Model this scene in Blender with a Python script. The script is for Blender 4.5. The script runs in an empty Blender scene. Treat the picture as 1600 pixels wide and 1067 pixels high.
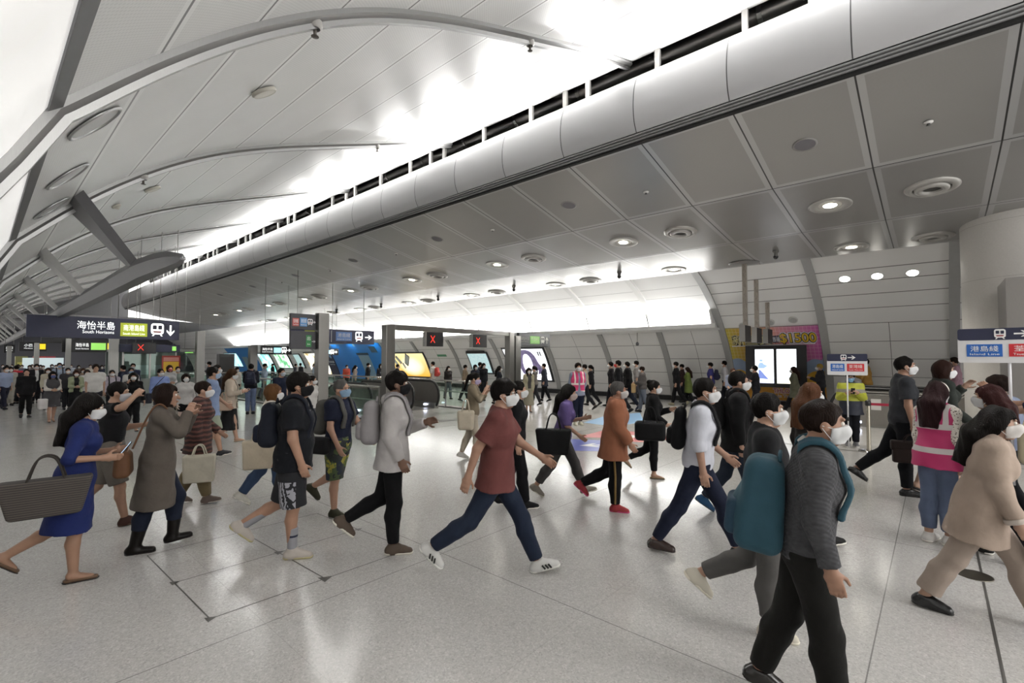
import bpy, bmesh, math, random
import numpy as np
from mathutils import Vector, Matrix
from mathutils.geometry import tessellate_polygon

SC = bpy.context.scene
COL = SC.collection
random.seed(7)
D2R = math.radians

# ------------------------------------------------------------------ camera
HC, FPX, HOR, YAW = 1.9, 745.0, 559.0, math.radians(48.4)
TILT = math.atan((HOR - 533.5) / FPX)
cam_d = bpy.data.cameras.new('camera')
cam = bpy.data.objects.new('camera', cam_d)
COL.objects.link(cam)
cam_d.sensor_width = 36.0
cam_d.lens = FPX / 1600 * 36.0
cam_d.clip_start, cam_d.clip_end = 0.05, 300
cam.location = (0, 0, HC)
cam.rotation_euler = (math.pi / 2 + TILT, 0, -YAW)
SC.camera = cam

# ------------------------------------------------------------------ world, exposure
SC.view_settings.view_transform = 'Standard'
SC.view_settings.look = 'None'
SC.view_settings.gamma = 1.0
SC.view_settings.use_curve_mapping = False
SC.view_settings.exposure = 0.6
world = bpy.data.worlds.new('hall_light')
SC.world = world
world.use_nodes = True
WBG = world.node_tree.nodes['Background']
WBG.inputs[0].default_value = (1.0, 0.985, 0.96, 1)
WBG.inputs[1].default_value = 1.7

def area(name, loc, rot, sx, sy, power, color=(1, 1, 1), spread=math.pi):
    d = bpy.data.lights.new(name, 'AREA'); d.shape = 'RECTANGLE'
    d.size, d.size_y, d.energy, d.color, d.spread = sx, sy, power, color, spread
    o = bpy.data.objects.new(name, d); COL.objects.link(o)
    o.location, o.rotation_euler = loc, rot
    return o

# strip uplights lying in the trough behind the fascia, one per bay with a gap between neighbours
UP_Y = [-3.2 + 2.15 * i for i in range(22)]
for uy in UP_Y:
    area('trough_light', (8.62, uy, 7.42), (0, math.radians(180 - 40), 0), 0.14, 1.3, 120, (1, .99, .97), math.radians(150))
    area('trough_light', (8.60, uy, 7.42), (0, math.radians(180 - 56), 0), 0.14, .45, 190, (1, .99, .97), math.radians(52))
# strip lights in the cove above the side wall
for i in range(7):
    area('cove_light', (18.95, 10.2 + 7.4 * i, 3.2), (0, math.radians(180 + 20), 0), 0.16, 7.0, 250, (1, .99, .97))
# added fill from behind the camera, standing in for light off the unseen vault
area('rear_fill_light', (3.2, -7.5, 5.6), (math.radians(38), 0, math.radians(-25)), 7, 3, 520, (1, .98, .95))

# added fill lights that brighten the far bays beyond the canopy
for i in range(4):
    area('far_fill_light', (6 + 2 * (i % 2), 49 + 8 * i, 4.7), (0, 0, 0), 5, 2, 220, (1, .98, .95))
# ------------------------------------------------------------------ pixel geometry of the site survey
cF = Vector((math.sin(YAW) * math.cos(TILT), math.cos(YAW) * math.cos(TILT), math.sin(TILT)))
cU = Vector((-math.sin(YAW) * math.sin(TILT), -math.cos(YAW) * math.sin(TILT), math.cos(TILT)))
cR = Vector((math.cos(YAW), -math.sin(YAW), 0))
CP = Vector((0, 0, HC))
def ray(px, py): return cF + cR * ((px - 800) / FPX) + cU * ((533.5 - py) / FPX)
def at_z(px, py, z=0.0): r = ray(px, py); return CP + r * ((z - HC) / r.z)
def at_x(px, py, x): r = ray(px, py); return CP + r * (x / r.x)
def at_y(px, py, y): r = ray(px, py); return CP + r * (y / r.y)

# ------------------------------------------------------------------ materials
def lin(c):
    if isinstance(c, str):
        c = c.lstrip('#'); c = [int(c[i:i + 2], 16) / 255 for i in (0, 2, 4)]
    return tuple((v / 12.92 if v <= .04045 else ((v + .055) / 1.055) ** 2.4) for v in c) + (1,)

class NT:
    def __init__(s, name):
        s.m = bpy.data.materials.new(name); s.m.use_nodes = True
        s.t = s.m.node_tree; s.b = s.t.nodes['Principled BSDF']
    def n(s, typ, **kw):
        nd = s.t.nodes.new(typ)
        for k, v in kw.items(): setattr(nd, k, v)
        return nd
    def l(s, a, b): s.t.links.new(a, b)
    def put(s, sock, v):
        if hasattr(v, 'is_output') or isinstance(v, bpy.types.NodeSocket): s.l(v, sock)
        else: sock.default_value = v
    def math(s, op, a, b=0.0, c=0.0, clamp=False):
        nd = s.n('ShaderNodeMath', operation=op, use_clamp=clamp)
        s.put(nd.inputs[0], a); s.put(nd.inputs[1], b); s.put(nd.inputs[2], c)
        return nd.outputs[0]
    def mix(s, f, a, b):
        nd = s.n('ShaderNodeMix', data_type='RGBA')
        s.put(nd.inputs[0], f); s.put(nd.inputs[6], a); s.put(nd.inputs[7], b)
        return nd.outputs[2]
    def coord(s, which='Object'): return s.n('ShaderNodeTexCoord').outputs[which]
    def xyz(s, v): nd = s.n('ShaderNodeSeparateXYZ'); s.l(v, nd.inputs[0]); return nd.outputs
    def noise(s, v, scale, detail=2, rough=.5):
        nd = s.n('ShaderNodeTexNoise'); s.l(v, nd.inputs['Vector'])
        nd.inputs['Scale'].default_value = scale; nd.inputs['Detail'].default_value = detail; nd.inputs['Roughness'].default_value = rough
        return nd.outputs['Fac']
    def ramp(s, f, stops):
        nd = s.n('ShaderNodeValToRGB'); s.l(f, nd.inputs[0]); e = nd.color_ramp.elements
        while len(e) < len(stops): e.new(.5)
        for i, (p, c) in enumerate(stops): e[i].position = p; e[i].color = c
        return nd.outputs[0]
    def bump(s, h, strength=.2, dist=.01):
        nd = s.n('ShaderNodeBump'); s.l(h, nd.inputs['Height'])
        nd.inputs['Strength'].default_value = strength; nd.inputs['Distance'].default_value = dist
        s.l(nd.outputs[0], s.b.inputs['Normal'])
    def set(s, color=None, rough=None, metal=None, spec=None):
        if color is not None: s.put(s.b.inputs['Base Color'], color)
        if rough is not None: s.put(s.b.inputs['Roughness'], rough)
        if metal is not None: s.put(s.b.inputs['Metallic'], metal)
        if spec is not None: s.put(s.b.inputs['Specular IOR Level'], spec)
        return s.m

_mc = {}
def plain(color, rough=.5, metal=0.0, var=.04, scale=9.0):
    key = ('p', color if isinstance(color, str) else tuple(color), rough, metal)
    if key in _mc: return _mc[key]
    N = NT('surface_' + str(color).lstrip('#')); c = lin(color)
    f = N.noise(N.coord(), scale, 3)
    d = tuple(max(0, v * (1 - var * 2)) for v in c[:3]) + (1,); e = tuple(min(1, v * (1 + var)) for v in c[:3]) + (1,)
    N.set(N.mix(f, d, e), rough, metal)
    _mc[key] = N.m; return N.m
def dull(c, k=.85):
    l = .2126 * c[0] + .7152 * c[1] + .0722 * c[2]; return tuple(l + (v - l) * k for v in c[:3]) + (1,)
def fabric(color, rough=.85, bump=.35):
    key = ('f', color, rough)
    if key in _mc: return _mc[key]
    N = NT('fabric_' + str(color).lstrip('#')); c = dull(lin(color)); v = N.coord()
    f = N.noise(v, 7, 3); d = tuple(x * .66 for x in c[:3]) + (1,); e = tuple(min(1, x * .95) for x in c[:3]) + (1,)
    N.set(N.mix(f, d, e), rough, 0, .15)
    h = N.math('ADD', N.math('MULTIPLY', N.noise(v, 9, 2), 1.0), N.math('MULTIPLY', N.noise(v, 160, 1), .06))
    N.bump(h, bump, .035); N.b.inputs['Sheen Weight'].default_value = .02
    _mc[key] = N.m; return N.m
def emit(color, strength, name='lit'):
    key = ('e', color, strength)
    if key in _mc: return _mc[key]
    N = NT(name + '_' + str(color).lstrip('#')); N.set(lin(color), .4)
    N.b.inputs['Emission Color'].default_value = lin(color); N.b.inputs['Emission Strength'].default_value = strength
    _mc[key] = N.m; return N.m
def metal(color='#b9b9b7', rough=.28, brush=True):
    key = ('m', color, rough)
    if key in _mc: return _mc[key]
    N = NT('metal_' + color.lstrip('#')); c = lin(color); v = N.coord()
    mp = N.n('ShaderNodeMapping'); N.l(v, mp.inputs[0]); mp.inputs['Scale'].default_value = (60, 60, 3)
    f = N.noise(mp.outputs[0], 4, 3)
    N.set(N.mix(f, tuple(x * .8 for x in c[:3]) + (1,), c), N.math('MULTIPLY_ADD', f, .12, rough - .06), .9)
    _mc[key] = N.m; return N.m
def glass_mat():
    if 'g' in _mc: return _mc['g']
    N = NT('railing_glass'); N.set((.82, .93, .88, 1), .03)
    t = N.n('ShaderNodeBsdfTransparent'); t.inputs[0].default_value = (.86, .95, .91, 1)
    g = N.n('ShaderNodeBsdfGlossy'); g.inputs['Roughness'].default_value = .03; g.inputs[0].default_value = (.9, 1, .95, 1)
    fr = N.n('ShaderNodeLayerWeight'); fr.inputs[0].default_value = .5
    mx = N.n('ShaderNodeMixShader')
    N.l(N.math('MULTIPLY_ADD', N.math('POWER', fr.outputs[1], 3.0), .45, .05, clamp=True), mx.inputs[0]); N.l(t.outputs[0], mx.inputs[1]); N.l(g.outputs[0], mx.inputs[2])
    N.l(mx.outputs[0], N.t.nodes['Material Output'].inputs[0])
    _mc['g'] = N.m; return N.m
def skin(color='#b98a6c'):
    key = ('s', color)
    if key in _mc: return _mc[key]
    N = NT('skin_' + color.lstrip('#')); c = dull(lin(color), .82); c = tuple(v * .88 for v in c[:3]) + (1,); f = N.noise(N.coord(), 14, 3)
    N.set(N.mix(f, tuple(x * .86 for x in c[:3]) + (1,), tuple(min(1, x * 1.08) for x in c[:3]) + (1,)), .5, 0, .35)
    N.b.inputs['Subsurface Weight'].default_value = 0.0
    N.bump(N.noise(N.coord(), 90, 2), .06, .004)
    _mc[key] = N.m; return N.m
def hair_mat(color='#17130f'):
    key = ('h', color)
    if key in _mc: return _mc[key]
    N = NT('hair_' + color.lstrip('#')); c = lin(color); v = N.coord()
    mp = N.n('ShaderNodeMapping'); N.l(v, mp.inputs[0]); mp.inputs['Scale'].default_value = (120, 120, 9)
    f = N.noise(mp.outputs[0], 1.5, 3)
    N.set(N.mix(f, tuple(x * .35 for x in c[:3]) + (1,), tuple(min(1, x * .9) for x in c[:3]) + (1,)), .6, 0, .08)
    N.bump(f, .7, .012)
    _mc[key] = N.m; return N.m

# ------------------------------------------------------------------ mesh helpers
def link(name, me, mat=None, parent=None, smooth=False):
    o = bpy.data.objects.new(name, me); COL.objects.link(o)
    if mat is not None:
        for m in (mat if isinstance(mat, (list, tuple)) else [mat]): me.materials.append(m)
    if smooth: me.shade_smooth()
    if parent is not None: o.parent = parent
    return o
def tag(o, label=None, cat=None, group=None, kind=None):
    if label: o['label'] = label
    if cat: o['category'] = cat
    if group: o['group'] = group
    if kind: o['kind'] = kind
    return o
def thing(name, label, cat, loc=(0, 0, 0), rz=0.0, group=None):
    o = bpy.data.objects.new(name, None); COL.objects.link(o); o.empty_display_size = .1
    o.location = loc; o.rotation_euler = (0, 0, rz)
    return tag(o, label, cat, group)
class MB:
    """collects shapes of one part and links them as one mesh"""
    def __init__(s): s.v, s.f, s.mi = [], [], []; s.cur = 0
    def add(s, vs, fs):
        b = len(s.v); s.v += [tuple(v) for v in vs]; s.f += [tuple(b + i for i in f) for f in fs]; s.mi += [s.cur] * len(fs); return s
    def box(s, x0, x1, y0, y1, z0, z1):
        v = [(x, y, z) for z in (z0, z1) for y in (y0, y1) for x in (x0, x1)]
        return s.add(v, [(0, 2, 3, 1), (4, 5, 7, 6), (0, 1, 5, 4), (2, 6, 7, 3), (0, 4, 6, 2), (1, 3, 7, 5)])
    def bar(s, a, b, w, h, up=(0, 0, 1)):
        a, b = Vector(a), Vector(b); d = (b - a).normalized(); u = Vector(up)
        r = d.cross(u); r = r.normalized() if r.length > 1e-6 else Vector((1, 0, 0)); u = r.cross(d)
        v = [p + r * (i * w / 2) + u * (j * h / 2) for p in (a, b) for i, j in ((-1, -1), (1, -1), (1, 1), (-1, 1))]
        return s.add(v, [(0, 1, 2, 3), (7, 6, 5, 4), (0, 4, 5, 1), (1, 5, 6, 2), (2, 6, 7, 3), (3, 7, 4, 0)])
    def tube(s, pts, r, n=10, cap=True):
        pts = [Vector(p) for p in pts]; rs = r if isinstance(r, (list, tuple)) else [r] * len(pts)
        rings = []; pr = None
        for i, p in enumerate(pts):
            d = (pts[min(i + 1, len(pts) - 1)] - pts[max(i - 1, 0)]).normalized()
            if pr is None: pr = d.orthogonal().normalized()
            pr = (pr - d * pr.dot(d)).normalized(); q = d.cross(pr)
            rings.append([p + (pr * math.cos(2 * math.pi * k / n) + q * math.sin(2 * math.pi * k / n)) * rs[i] for k in range(n)])
        vs = [v for g in rings for v in g]; fs = []
        for i in range(len(pts) - 1):
            for k in range(n):
                a, b = i * n + k, i * n + (k + 1) % n; fs.append((a, b, b + n, a + n))
        if cap: fs.append(tuple(range(n - 1, -1, -1))); fs.append(tuple((len(pts) - 1) * n + k for k in range(n)))
        return s.add(vs, fs)
    def lathe(s, prof, c=(0, 0, 0), n=24, M=None):
        """prof: (radius, height) pairs, spun about z"""
        vs = []; fs = []; c = Vector(c)
        for r, z in prof:
            for k in range(n):
                p = Vector((r * math.cos(2 * math.pi * k / n), r * math.sin(2 * math.pi * k / n), z))
                vs.append(c + (M @ p if M is not None else p))
        for i in range(len(prof) - 1):
            for k in range(n):
                a, b = i * n + k, i * n + (k + 1) % n; fs.append((a, b, b + n, a + n))
        return s.add(vs, fs)
    def prism(s, poly, d0, d1, f):
        """2-D outline poly, swept between depths d0, d1; f(u, v, d) gives the 3-D point"""
        n = len(poly); vs = [f(u, v, d0) for u, v in poly] + [f(u, v, d1) for u, v in poly]
        tri = tessellate_polygon([[Vector((u, v, 0)) for u, v in poly]])
        fs = [tuple(t) for t in tri] + [tuple(n + i for i in reversed(t)) for t in tri]
        fs += [(i, (i + 1) % n, n + (i + 1) % n, n + i) for i in range(n)]
        return s.add(vs, fs)
    def sweep(s, prof, ys, closed=False):
        """(x, z) profile swept along y"""
        n = len(prof); vs = [(x, y, z) for y in ys for x, z in prof]; fs = []
        m = n if closed else n - 1
        for i in range(len(ys) - 1):
            for k in range(m):
                a, b = i * n + k, i * n + (k + 1) % n; fs.append((a, b, b + n, a + n))
        if closed: fs.append(tuple(range(n))); fs.append(tuple(reversed([(len(ys) - 1) * n + k for k in range(n)])))
        return s.add(vs, fs)
    def build(s, name, mat=None, parent=None, smooth=False, bevel=0.0, fix=True):
        me = bpy.data.meshes.new(name); me.from_pydata(s.v, [], s.f)
        if any(s.mi): me.polygons.foreach_set('material_index', s.mi)
        if fix:
            bm = bmesh.new(); bm.from_mesh(me); bmesh.ops.recalc_face_normals(bm, faces=bm.faces); bm.to_mesh(me); bm.free()
        o = link(name, me, mat, parent)
        if bevel:
            md = o.modifiers.new('edge', 'BEVEL'); md.width = bevel; md.segments = 2; md.limit_method = 'ANGLE'
        if smooth: me.shade_smooth()
        elif smooth is None: me.shade_auto_smooth() if hasattr(me, 'shade_auto_smooth') else None
        return o
def smooth_angle(o, ang=40):
    me = o.data; me.shade_smooth()
    try: me.set_sharp_from_angle(angle=math.radians(ang))
    except Exception: pass
    return o
def catmull(P, n=8):
    out = []
    for i in range(len(P) - 1):
        a, b, c, d = P[max(i - 1, 0)], P[i], P[i + 1], P[min(i + 2, len(P) - 1)]
        for k in range(n):
            t = k / n
            out.append(tuple(.5 * (2 * b[j] + (c[j] - a[j]) * t + (2 * a[j] - 5 * b[j] + 4 * c[j] - d[j]) * t * t + (3 * b[j] - a[j] - 3 * c[j] + d[j]) * t ** 3) for j in range(len(b))))
    out.append(tuple(P[-1])); return out
def text(name, s, size, mat, parent, loc, f=None, align='CENTER', bold=.0, depth=.003, width=None):
    """lettering as a thin mesh in its parent's x-z plane, facing -y; f bends it onto another surface"""
    cu = bpy.data.curves.new(name, 'FONT'); cu.body = s; cu.size = size; cu.align_x = align; cu.align_y = 'CENTER'
    cu.extrude = depth; cu.offset = bold; cu.resolution_u = 3
    o = bpy.data.objects.new('tmp', cu); COL.objects.link(o)
    dg = bpy.context.evaluated_depsgraph_get(); me = bpy.data.meshes.new_from_object(o.evaluated_get(dg))
    bpy.data.objects.remove(o); bpy.data.curves.remove(cu)
    co = np.empty(len(me.vertices) * 3); me.vertices.foreach_get('co', co); co = co.reshape(-1, 3)
    if len(co):
        co -= [0, (co[:, 1].max() + co[:, 1].min()) / 2, 0]
        if width: co[:, 0] *= width / max(1e-6, co[:, 0].max() - co[:, 0].min())
        new = np.stack([co[:, 0] + loc[0], loc[1] - co[:, 2], co[:, 1] + loc[2]], 1)
        if f: new = np.array([f(*p) for p in new])
        me.vertices.foreach_set('co', new.ravel())
    me.update(); me.name = name
    return link(name, me, mat, parent)
# ================================================================== THE SETTING
YN, YF = -9.0, 50.0            # near and far end of the lit bays
MOD = 1.637                    # ceiling module along the hall

# ---- floor: speckled terrazzo with joints
def floor_mat():
    N = NT('terrazzo'); v = N.coord(); X = N.xyz(v)
    vo = N.n('ShaderNodeTexVoronoi'); N.l(v, vo.inputs['Vector']); vo.inputs['Scale'].default_value = 85
    sp = N.ramp(vo.outputs['Color'], [(0, (.30, .29, .275, 1)), (.35, (.46, .45, .43, 1)), (.7, (.54, .53, .51, 1)), (1, (.72, .71, .69, 1))])
    vo2 = N.n('ShaderNodeTexVoronoi'); N.l(v, vo2.inputs['Vector']); vo2.inputs['Scale'].default_value = 200
    s2 = N.ramp(vo2.outputs['Color'], [(0, (.34, .33, .32, 1)), (1, (.68, .67, .65, 1))])
    c = N.mix(.4, sp, s2)
    big = N.noise(v, .5, 3); c = N.mix(N.math('MULTIPLY', big, .35), c, (.42, .41, .39, 1))
    def joint(co, period, off, w):
        f = N.math('FRACT', N.math('DIVIDE', N.math('SUBTRACT', co, off), period))
        d = N.math('MULTIPLY', N.math('MINIMUM', f, N.math('SUBTRACT', 1.0, f)), period)
        return N.math('LESS_THAN', d, w)
    j = N.math('MAXIMUM', joint(X[0], 3.28, 3.07, .004), joint(X[1], 3.28, .35, .004))
    j2 = N.math('MAXIMUM', joint(X[0], 1.64, 1.43, .0025), joint(X[1], 1.64, .35, .0025))
    c = N.mix(N.math('MULTIPLY', j2, .35), c, (.25, .24, .23, 1)); c = N.mix(N.math('MULTIPLY', j, .7), c, (.13, .125, .12, 1))
    r = N.math('MULTIPLY_ADD', N.noise(v, 3.5, 4), .13, .10)
    N.set(c, r, 0, .6); N.bump(N.noise(v, 2.2, 2), .035, .02)
    return N.m
FM = floor_mat()
HX0, HX1, HY0, HY1 = 8.35, 11.75, 16.4, 31.0     # escalator opening
m = MB()
for x0, x1, y0, y1 in ((-3.2, HX0, YN, 80), (HX1, 24, YN, 80), (HX0, HX1, YN, HY0), (HX0, HX1, HY1, 80)):
    m.add([(x0, y0, 0), (x1, y0, 0), (x1, y1, 0), (x0, y1, 0)], [(0, 1, 2, 3)])
tag(m.build('floor', FM), kind='structure')
m = MB(); m.sweep([(HX0, 0), (HX0, -1.6), (HX1, -1.6), (HX1, 0)], [HY0, HY1])
m.add([(HX0, HY0, 0), (HX1, HY0, 0), (HX1, HY0, -1.6), (HX0, HY0, -1.6)], [(0, 1, 2, 3)])
m.add([(HX0, HY1, 0), (HX1, HY1, 0), (HX1, HY1, -1.6), (HX0, HY1, -1.6)], [(0, 1, 2, 3)])
tag(m.build('wall_pit', plain('#8d8d8b', .4)), kind='structure')

# ---- vault
VP = [(9.0, 8.11), (7.7, 7.72), (6.26, 7.2), (5.1, 6.78), (4.05, 6.38), (3.1, 5.95), (2.3, 5.48), (1.6, 4.96), (.95, 4.37), (.32, 3.70)]
VC = catmull(VP, 6)
SKY = [(.31, 3.69), (.11, 3.28), (-.15, 2.82), (-.6, 2.1), (-1.0, 1.3)]
VC2 = VC + SKY[1:]
def vault_z(x):
    P = sorted(VC); 
    for (a, za), (b, zb) in zip(P, P[1:]):
        if a <= x <= b: return za + (zb - za) * (x - a) / (b - a)
    return P[-1][1] if x > P[-1][0] else P[0][1]
VJ = [.34, .94, 1.68, 2.49, 3.34, 4.18, 5.04, 5.93, 6.8, 7.7, 8.5]
def vault_mat():
    N = NT('vault_panels'); v = N.coord(); X = N.xyz(v)
    d = None
    for j in VJ:
        e = N.math('ABSOLUTE', N.math('SUBTRACT', X[0], j)); d = e if d is None else N.math('MINIMUM', d, e)
    base = N.mix(N.noise(v, .6, 3), (.66, .66, .65, 1), (.80, .80, .79, 1))
    # fine perforation rows
    s = N.math('SINE', N.math('MULTIPLY', X[1], 150)); s2 = N.math('SINE', N.math('MULTIPLY', X[0], 150))
    hole = N.math('GREATER_THAN', N.math('MULTIPLY', s, s2), .35)
    base = N.mix(N.math('MULTIPLY', hole, .22), base, (.3, .3, .3, 1))
    edge = N.math('LESS_THAN', d, .05); base = N.mix(N.math('MULTIPLY', edge, .6), base, (.86, .86, .85, 1))
    base = N.mix(N.math('LESS_THAN', d, .010), base, (.13, .13, .13, 1))
    N.set(base, .38, .12, .5); return N.m
m = MB(); m.sweep(VC, [YN + (YF + 35 - YN) * i / 30 for i in range(31)])
tag(smooth_angle(m.build('ceiling_vault', vault_mat(), fix=False)), kind='structure')
N = NT('frosted_skylight'); v = N.coord(); f = N.noise(v, .9, 4); c = N.mix(f, (.50, .49, .475, 1), (.86, .85, .83, 1)); N.set(c, .5); N.l(c, N.b.inputs['Emission Color']); N.b.inputs['Emission Strength'].default_value = .55
m = MB(); m.sweep(SKY, [YN + (YF + 35 - YN) * i / 30 for i in range(31)]); tag(smooth_angle(m.build('window_1', N.m, fix=False)), kind='structure')
m = MB(); m.sweep([(-1.0, 1.3), (-1.1, 0)], [YN, 80]); tag(m.build('wall_left', plain('#a9a7a2', .5), fix=False), kind='structure')
# ribs under the vault
RIB_Y = [4.72 + 5.68 * i for i in range(-2, 11)]
RM = metal('#a7a7a6', .42)
for i, ry in enumerate(RIB_Y):
    m = MB(); pts = [Vector((x, ry, z)) for x, z in VC2[:len(VC) + 2]]
    n = len(pts); vs = []; fs = []
    for k, p in enumerate(pts):
        d = (pts[min(k + 1, n - 1)] - pts[max(k - 1, 0)]).normalized(); nn = Vector((-d.z, 0, d.x))
        if nn.z > 0: nn = -nn
        sec = [(-.10, -.02), (-.10, .05), (-.035, .08), (-.03, .13), (.03, .13), (.035, .08), (.10, .05), (.10, -.02)]
        vs += [p + Vector((0, a, 0)) + nn * b for a, b in sec]
    for k in range(n - 1):
        for q in range(8): a, b = k * 8 + q, k * 8 + (q + 1) % 8; fs.append((a, b, b + 8, a + 8))
    fs += [tuple(range(8)), tuple(range((n - 1) * 8, n * 8))]
    m.add(vs, fs); tag(smooth_angle(m.build('trim_%d' % (i + 1), RM), 30), kind='structure')
# edge beam along the vault's foot
m = MB(); m.sweep([(.36, 3.77), (.285, 3.70), (.30, 3.63), (.375, 3.69)], [YN, 78], True)
tag(m.build('trim_20', plain('#58585a', .5)), kind='structure')

# ---- canopy: rolled fascia, sloping soffit
FP = catmull([(8.02, 6.06), (7.93, 6.25), (7.90, 6.55), (7.95, 6.88), (8.08, 7.13), (8.3, 7.28), (8.62, 7.32)], 5)
def fascia_mat():
    N = NT('fascia_panels'); v = N.coord(); X = N.xyz(v)
    f = N.math('FRACT', N.math('DIVIDE', N.math('SUBTRACT', X[1], .77), MOD))
    d = N.math('MULTIPLY', N.math('MINIMUM', f, N.math('SUBTRACT', 1.0, f)), MOD)
    fl = N.math('FLOOR', N.math('DIVIDE', N.math('SUBTRACT', X[1], .77), MOD)); tone = N.math('FRACT', N.math('MULTIPLY', fl, .618))
    c = N.mix(tone, (.43, .43, .44, 1), (.49, .49, .50, 1))
    c = N.mix(N.math('LESS_THAN', d, .009), c, (.05, .05, .05, 1))
    N.set(c, .34, .1, .5); return N.m
m = MB(); m.sweep(FP, [YN, -3, 3, 9, 15, 22, 30, 38, YF])
tag(smooth_angle(m.build('ceiling_fascia', fascia_mat(), fix=False)), kind='structure')
m = MB()                       # stepped shadow trim between fascia and soffit
for x0, z0 in ((8.03, 6.035), (8.06, 5.995), (8.09, 5.955)):
    m.box(x0, x0 + .10, YN, YF, z0 - .012, z0 + .012)
tag(m.build('trim_21', plain('#8b8b8c', .4)), kind='structure')
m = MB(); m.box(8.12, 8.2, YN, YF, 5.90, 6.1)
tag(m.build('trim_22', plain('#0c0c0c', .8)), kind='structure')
SP = [(8.17, 5.93), (10.72, 5.34), (13.55, 5.0), (16.3, 4.83)]
def soffit_z(x):
    for (a, za), (b, zb) in zip(SP, SP[1:]):
        if a <= x <= b: return za + (zb - za) * (x - a) / (b - a)
    return SP[0][1] if x < SP[0][0] else SP[-1][1]
def soffit_mat():
    N = NT('soffit_panels'); v = N.coord(); X = N.xyz(v)
    f = N.math('FRACT', N.math('DIVIDE', N.math('SUBTRACT', X[1], .77), MOD))
    dy = N.math('MULTIPLY', N.math('MINIMUM', f, N.math('SUBTRACT', 1.0, f)), MOD)
    dx = None
    for j, _ in SP:
        e = N.math('ABSOLUTE', N.math('SUBTRACT', X[0], j)); dx = e if dx is None else N.math('MINIMUM', dx, e)
    d = N.math('MINIMUM', dx, dy)
    s = N.math('MULTIPLY', N.math('SINE', N.math('MULTIPLY', X[0], 210)), N.math('SINE', N.math('MULTIPLY', X[1], 210)))
    inner = N.mix(N.math('GREATER_THAN', s, .25), (.29, .283, .272, 1), (.235, .23, .222, 1))
    inner = N.mix(N.noise(v, .7, 3), inner, (.30, .295, .285, 1))
    c = N.mix(N.math('LESS_THAN', d, .105), inner, (.40, .40, .40, 1))
    c = N.mix(N.math('LESS_THAN', d, .012), c, (.03, .03, .03, 1))
    N.set(c, N.math('MULTIPLY_ADD', N.noise(v, 1.3, 2), .10, .26), .35, .6)
    return N.m
m = MB(); m.sweep(SP, [YN, YF])
tag(m.build('ceiling_soffit', soffit_mat(), fix=False), kind='structure')
m = MB(); m.sweep([(16.3, 4.83), (16.42, 4.86), (16.45, 5.2), (16.0, 5.4), (10, 6.6), (8.62, 7.32)], [YN, YF])
m.add([(8.17, YF, 5.93), (10.72, YF, 5.34), (13.55, YF, 5.0), (16.3, YF, 4.83), (16.45, YF, 5.2), (8.62, YF, 7.32), (7.9, YF, 6.55)], [(0, 1, 2, 3, 4, 5, 6)])
tag(m.build('ceiling_deck', plain('#9a9a99', .6), fix=False), kind='structure')
# dark service void above the canopy with its duct and hangers
m = MB(); m.sweep([(9.0, 8.11), (9.05, 9.2), (11.2, 9.2), (11.2, 6.4), (8.62, 7.25)], [YN, YF])
tag(m.build('wall_void', plain('#2a2a2a', .8), fix=False), kind='structure')
duct = thing('service_duct', 'dark round service duct in the slot above the long fascia', 'duct', (9.85, 0, 8.5))
MB().tube([(0, YN, 0), (0, YF, 0)], .2, 14).build('pipe', metal('#6e6c69', .35), duct, True)
for k in range(26):
    yy = YN + 1.1 + k * 2.05; mm = MB(); mm.lathe([(.2, -.04), (.225, -.04), (.225, .04), (.2, .04)], (0, yy, 0), 14, Matrix.Rotation(math.pi / 2, 3, 'X')); mm.build('clamp', metal('#8b8986', .4), duct)
for k in range(31):
    for j, dy in enumerate((0, .62)):
        y = -4.15 + k * MOD + dy
        if j and k % 3: continue
        m = MB(); m.box(-.035, .035, -.05, .05, 0, 1.05)
        o = m.build('canopy_hanger', plain('#8a8886', .45)); o.location = (8.95, y, 7.28)
        tag(o, 'grey steel hanger between the fascia top and the vault edge', 'hanger', 'steel hangers in the slot above the fascia')

for i, uy in enumerate(UP_Y[:-1]):
    m = MB(); m.box(8.62, 8.88, uy + .80, uy + 1.35, 7.33, 7.50); tag(m.build('streak_fin', plain('#5a5a5a', .6)), 'grey fin added between two uplights to streak the light on the vault', 'housing', 'added light blocking fins between the trough uplights')  # unseen fins added to cast dark streaks on the vault
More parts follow.
